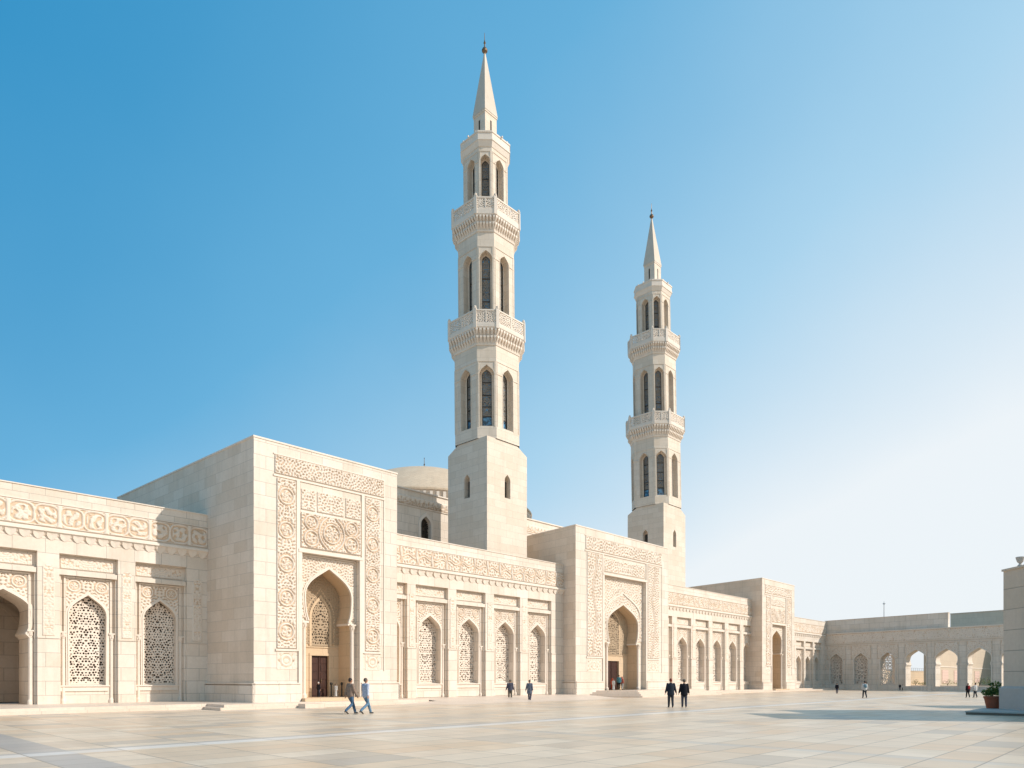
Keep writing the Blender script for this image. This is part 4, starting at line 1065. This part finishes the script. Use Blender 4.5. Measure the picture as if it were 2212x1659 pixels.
    tube(m, [(0, 0, .86), (0, 0, .97)], [(.165, .12), (.155, .11)], 14)
    fuse(m, 'trousers', leg_c, body, vox)
    for a_, t_ in ((aL, tL), (aR, tR)):
        m = M(); hl = Vector(a_)+Vector((0, -.05, -.045)); tube(m, [hl, Vector(a_)+Vector((0, .03, -.035)), t_], [(.036, .04), (.042, .045), (.042, .03)], 8); fuse(m, 'shoe', SHOE, body, vox)
    m = M(); blob(m, (0, -.012, 1.655), (.092, .105, .10)); tube(m, [(-.05, -.05, 1.60), (.05, -.05, 1.60)], [.045, .045], 8)
    if hood: blob(m, (0, -.01, 1.6), (.12, .125, .17)); tube(m, [(0, -.02, 1.5), (0, -.02, 1.25)], [(.13, .12), (.24, .16)], 12)
    fuse(m, 'headscarf' if hood else 'hair', hair_c, body, min(vox, .016))
    if bag:
        m = M(); tube(m, [(0, -.20, 1.08), (0, -.21, 1.22), (0, -.18, 1.40)], [(.13, .08), (.14, .09), (.11, .06)], 12)
        for sx in (-1, 1): tube(m, [(sx*.09, -.14, 1.38), (sx*.1, -.02, 1.47), (sx*.1, .12, 1.36), (sx*.1, .13, 1.2)], [.015]*4, 6)
        o = fuse(m, 'backpack', bag, None, vox); o.location = root.location; o.rotation_euler = root.rotation_euler; o.scale = root.scale
        o['label'] = 'backpack worn by ' + label; o['category'] = 'backpack'
    return root
BROWN = clothm('brown knit', (.20, .13, .095), (.30, .22, .17), 40); BLUESH = clothm('striped blue shirt', (.52, .56, .64), (.30, .33, .42), 22)
JEAN = clothm('blue jeans', (.05, .10, .17), (.09, .16, .25), 12); JEAN2 = clothm('light jeans', (.09, .17, .26), (.15, .25, .34), 12)
NAVY = clothm('navy jacket', (.022, .03, .042)); BLACK = clothm('black jacket', (.014, .013, .018)); GREYT = clothm('grey trousers', (.045, .05, .06)); CHAR = clothm('charcoal', (.035, .035, .05), (.09, .09, .12), 25)
OLIVE = clothm('olive trousers', (.07, .065, .05), (.12, .11, .09), 25); BGREY = clothm('blue grey', (.06, .075, .11), (.16, .18, .22), 18); TEAL = clothm('pale teal pack', (.16, .27, .32)); WHITE = clothm('white cloth', (.6, .58, .55)); REDC = clothm('red cloth', (.35, .03, .03))
HAIR, _, _ = mat('dark hair', (.02, .011, .008), .6); HAIR2, _, _ = mat('grey brown hair', (.10, .075, .055), .6); HAIR3, _, _ = mat('red hair', (.20, .04, .02), .6)
ORANGE = clothm('orange cloth', (.45, .09, .03), (.3, .03, .02)); PINKR = clothm('coral scarf', (.55, .18, .12), (.4, .08, .06)); TEALC = clothm('dark teal cloth', (.03, .12, .15), (.12, .3, .34), 14)
def gp(u_px, y_px): Y = 1.7*1500/(y_px-1466); return (u_px-1106)/1500*Y, Y
HD = -.95
x, y = gp(757, 1542.5); person('man in brown knit top and blue jeans striding beside his companion near the steps', x, y, HD+.25, 1.72, BROWN, JEAN, HAIR, stride=.36, armL=(.34, -.1), armR=(.36, .12), vox=.014, group='people walking across the plaza')
x, y = gp(790, 1542.5); person('man in pale blue striped shirt and lighter jeans, right of the brown top', x, y, HD+.25, 1.72, BLUESH, JEAN2, HAIR2, stride=.38, armL=(.36, .1), armR=(.33, -.12), vox=.014, group='people walking across the plaza')
x, y = gp(1102, 1513); person('person in charcoal top and olive trousers walking toward the second wing', x, y, .1, 1.62, CHAR, OLIVE, HAIR2, stride=.1, armL=(.40, .05), armR=(.36, 0), group='people walking across the plaza')
x, y = gp(1144, 1514.5); person('person in long blue grey coat walking right of the charcoal one', x, y, -.3, 1.60, BGREY, CHAR, HAIR2, coat=.22, stride=.18, armL=(.42, .05), armR=(.30, -.05), group='people walking across the plaza')
x, y = gp(1449, 1528.5); person('red haired person in navy jacket before the middle portal', x, y, .0, 1.70, NAVY, GREYT, HAIR3, coat=.08, stride=.08, armL=(.37, 0), armR=(.40, .03), vox=.016, group='people walking across the plaza')
x, y = gp(1478, 1528.5); person('dark suited person in black jacket right of the navy jacket', x, y, -.1, 1.66, BLACK, CHAR, HAIR2, coat=.08, stride=.07, armL=(.36, .03), armR=(.33, 0), vox=.016, group='people walking across the plaza')
x, y = gp(1808, 1498.5); person('small distant figure in black near the corner of the plaza', x, y, -.6, 1.18, BLACK, CHAR, HAIR, stride=.12, group='people walking across the plaza')
x, y = gp(1868, 1508); person('person with pale teal backpack walking toward the far arcade', x, y, -.1, 1.48, WHITE, GREYT, HAIR, stride=.2, bag=TEAL, armL=(.34, 0), armR=(.34, 0), group='people walking across the plaza')
x, y = gp(2091, 1507); person('distant person in black with a dark red backpack', x, y, .0, 1.28, BLACK, BLACK, HAIR, stride=.15, bag=REDC, group='people walking across the plaza')
x, y = gp(2107, 1507); person('distant person in white top next to the red backpack', x, y, .3, 1.30, WHITE, GREYT, HAIR, stride=.12, armL=(.34, 0), group='people walking across the plaza')
def bp(t, o, z=0): v = BFR @ Vector((t, o, z)); return v.x, v.y
def fp(t, o): v = FFR @ Vector((t, o, 0)); return v.x, v.y
x, y = fp(12.2, -1.6); person('small dark figure sitting out by the first open arch', x, y, 2.6, .95, BLACK, CHAR, HAIR, stride=.2, group='figures by the far arcade')
x, y = fp(12.7, -1.9); person('small grey clad figure next to the dark one by the first open arch', x, y, 1.2, .85, WHITE, BLACK, HAIR, stride=.15, group='figures by the far arcade')
x, y = bp(37.6, .6); person('person in dark teal top at the middle portal door', x, y, -.4, 1.45, TEALC, BLACK, HAIR, z=.61, stride=.12, group='people in the middle portal')
x, y = bp(38.35, .75); person('person in coral headscarf at the right of the middle portal door', x, y, -.8, 1.28, PINKR, WHITE, PINKR, z=.61, stride=.1, hood=1, group='people in the middle portal')
x, y = bp(36.65, .7); person('person in orange clothes at the left of the middle portal door', x, y, -.2, 1.12, ORANGE, ORANGE, ORANGE, z=.61, stride=.1, hood=1, robe=True, group='people in the middle portal')
x, y = bp(35.2, -.45); person('pale robed figure by the left jamb of the middle portal', x, y, -.8, 1.05, WHITE, WHITE, HAIR2, z=.61, stride=.05, robe=True, group='people in the middle portal')
x, y = bp(4.95, 1.2); person('small dark clothed figure with pale cap inside the nearest portal', x, y, -.5, .98, BLACK, CHAR, WHITE, z=.5, stride=.08, robe=True, group='figures in the nearest portal')
x, y = bp(6.15, 1.1); person('small pale robed figure right of the door in the nearest portal', x, y, -.3, .86, WHITE, WHITE, HAIR2, z=.5, stride=.1, robe=True, group='figures in the nearest portal')
for (t, o, lb) in ((6.55, 1.0, 'dark ball topped post beside the passage jamb of the nearest portal'), (5.95, 1.3, 'dark ball topped post beside the door of the nearest portal')):
    k = M(Matrix.Translation((t, o, .5))); k.lathe([(.12, 0), (.12, .04), (.045, .08), (.045, .78), (.08, .80), (.09, .88), (.06, .95), (0, .97)], 12)
    top(k.build('bollard', POST), lb, 'bollard', BFR, group='posts in the nearest portal')
x, y = 0, 0
shrub('small green plant inside the open arch of the left wing', BFR, (-11.6, 7.4, .3), .35, .6, 160, LEAF, group=None)
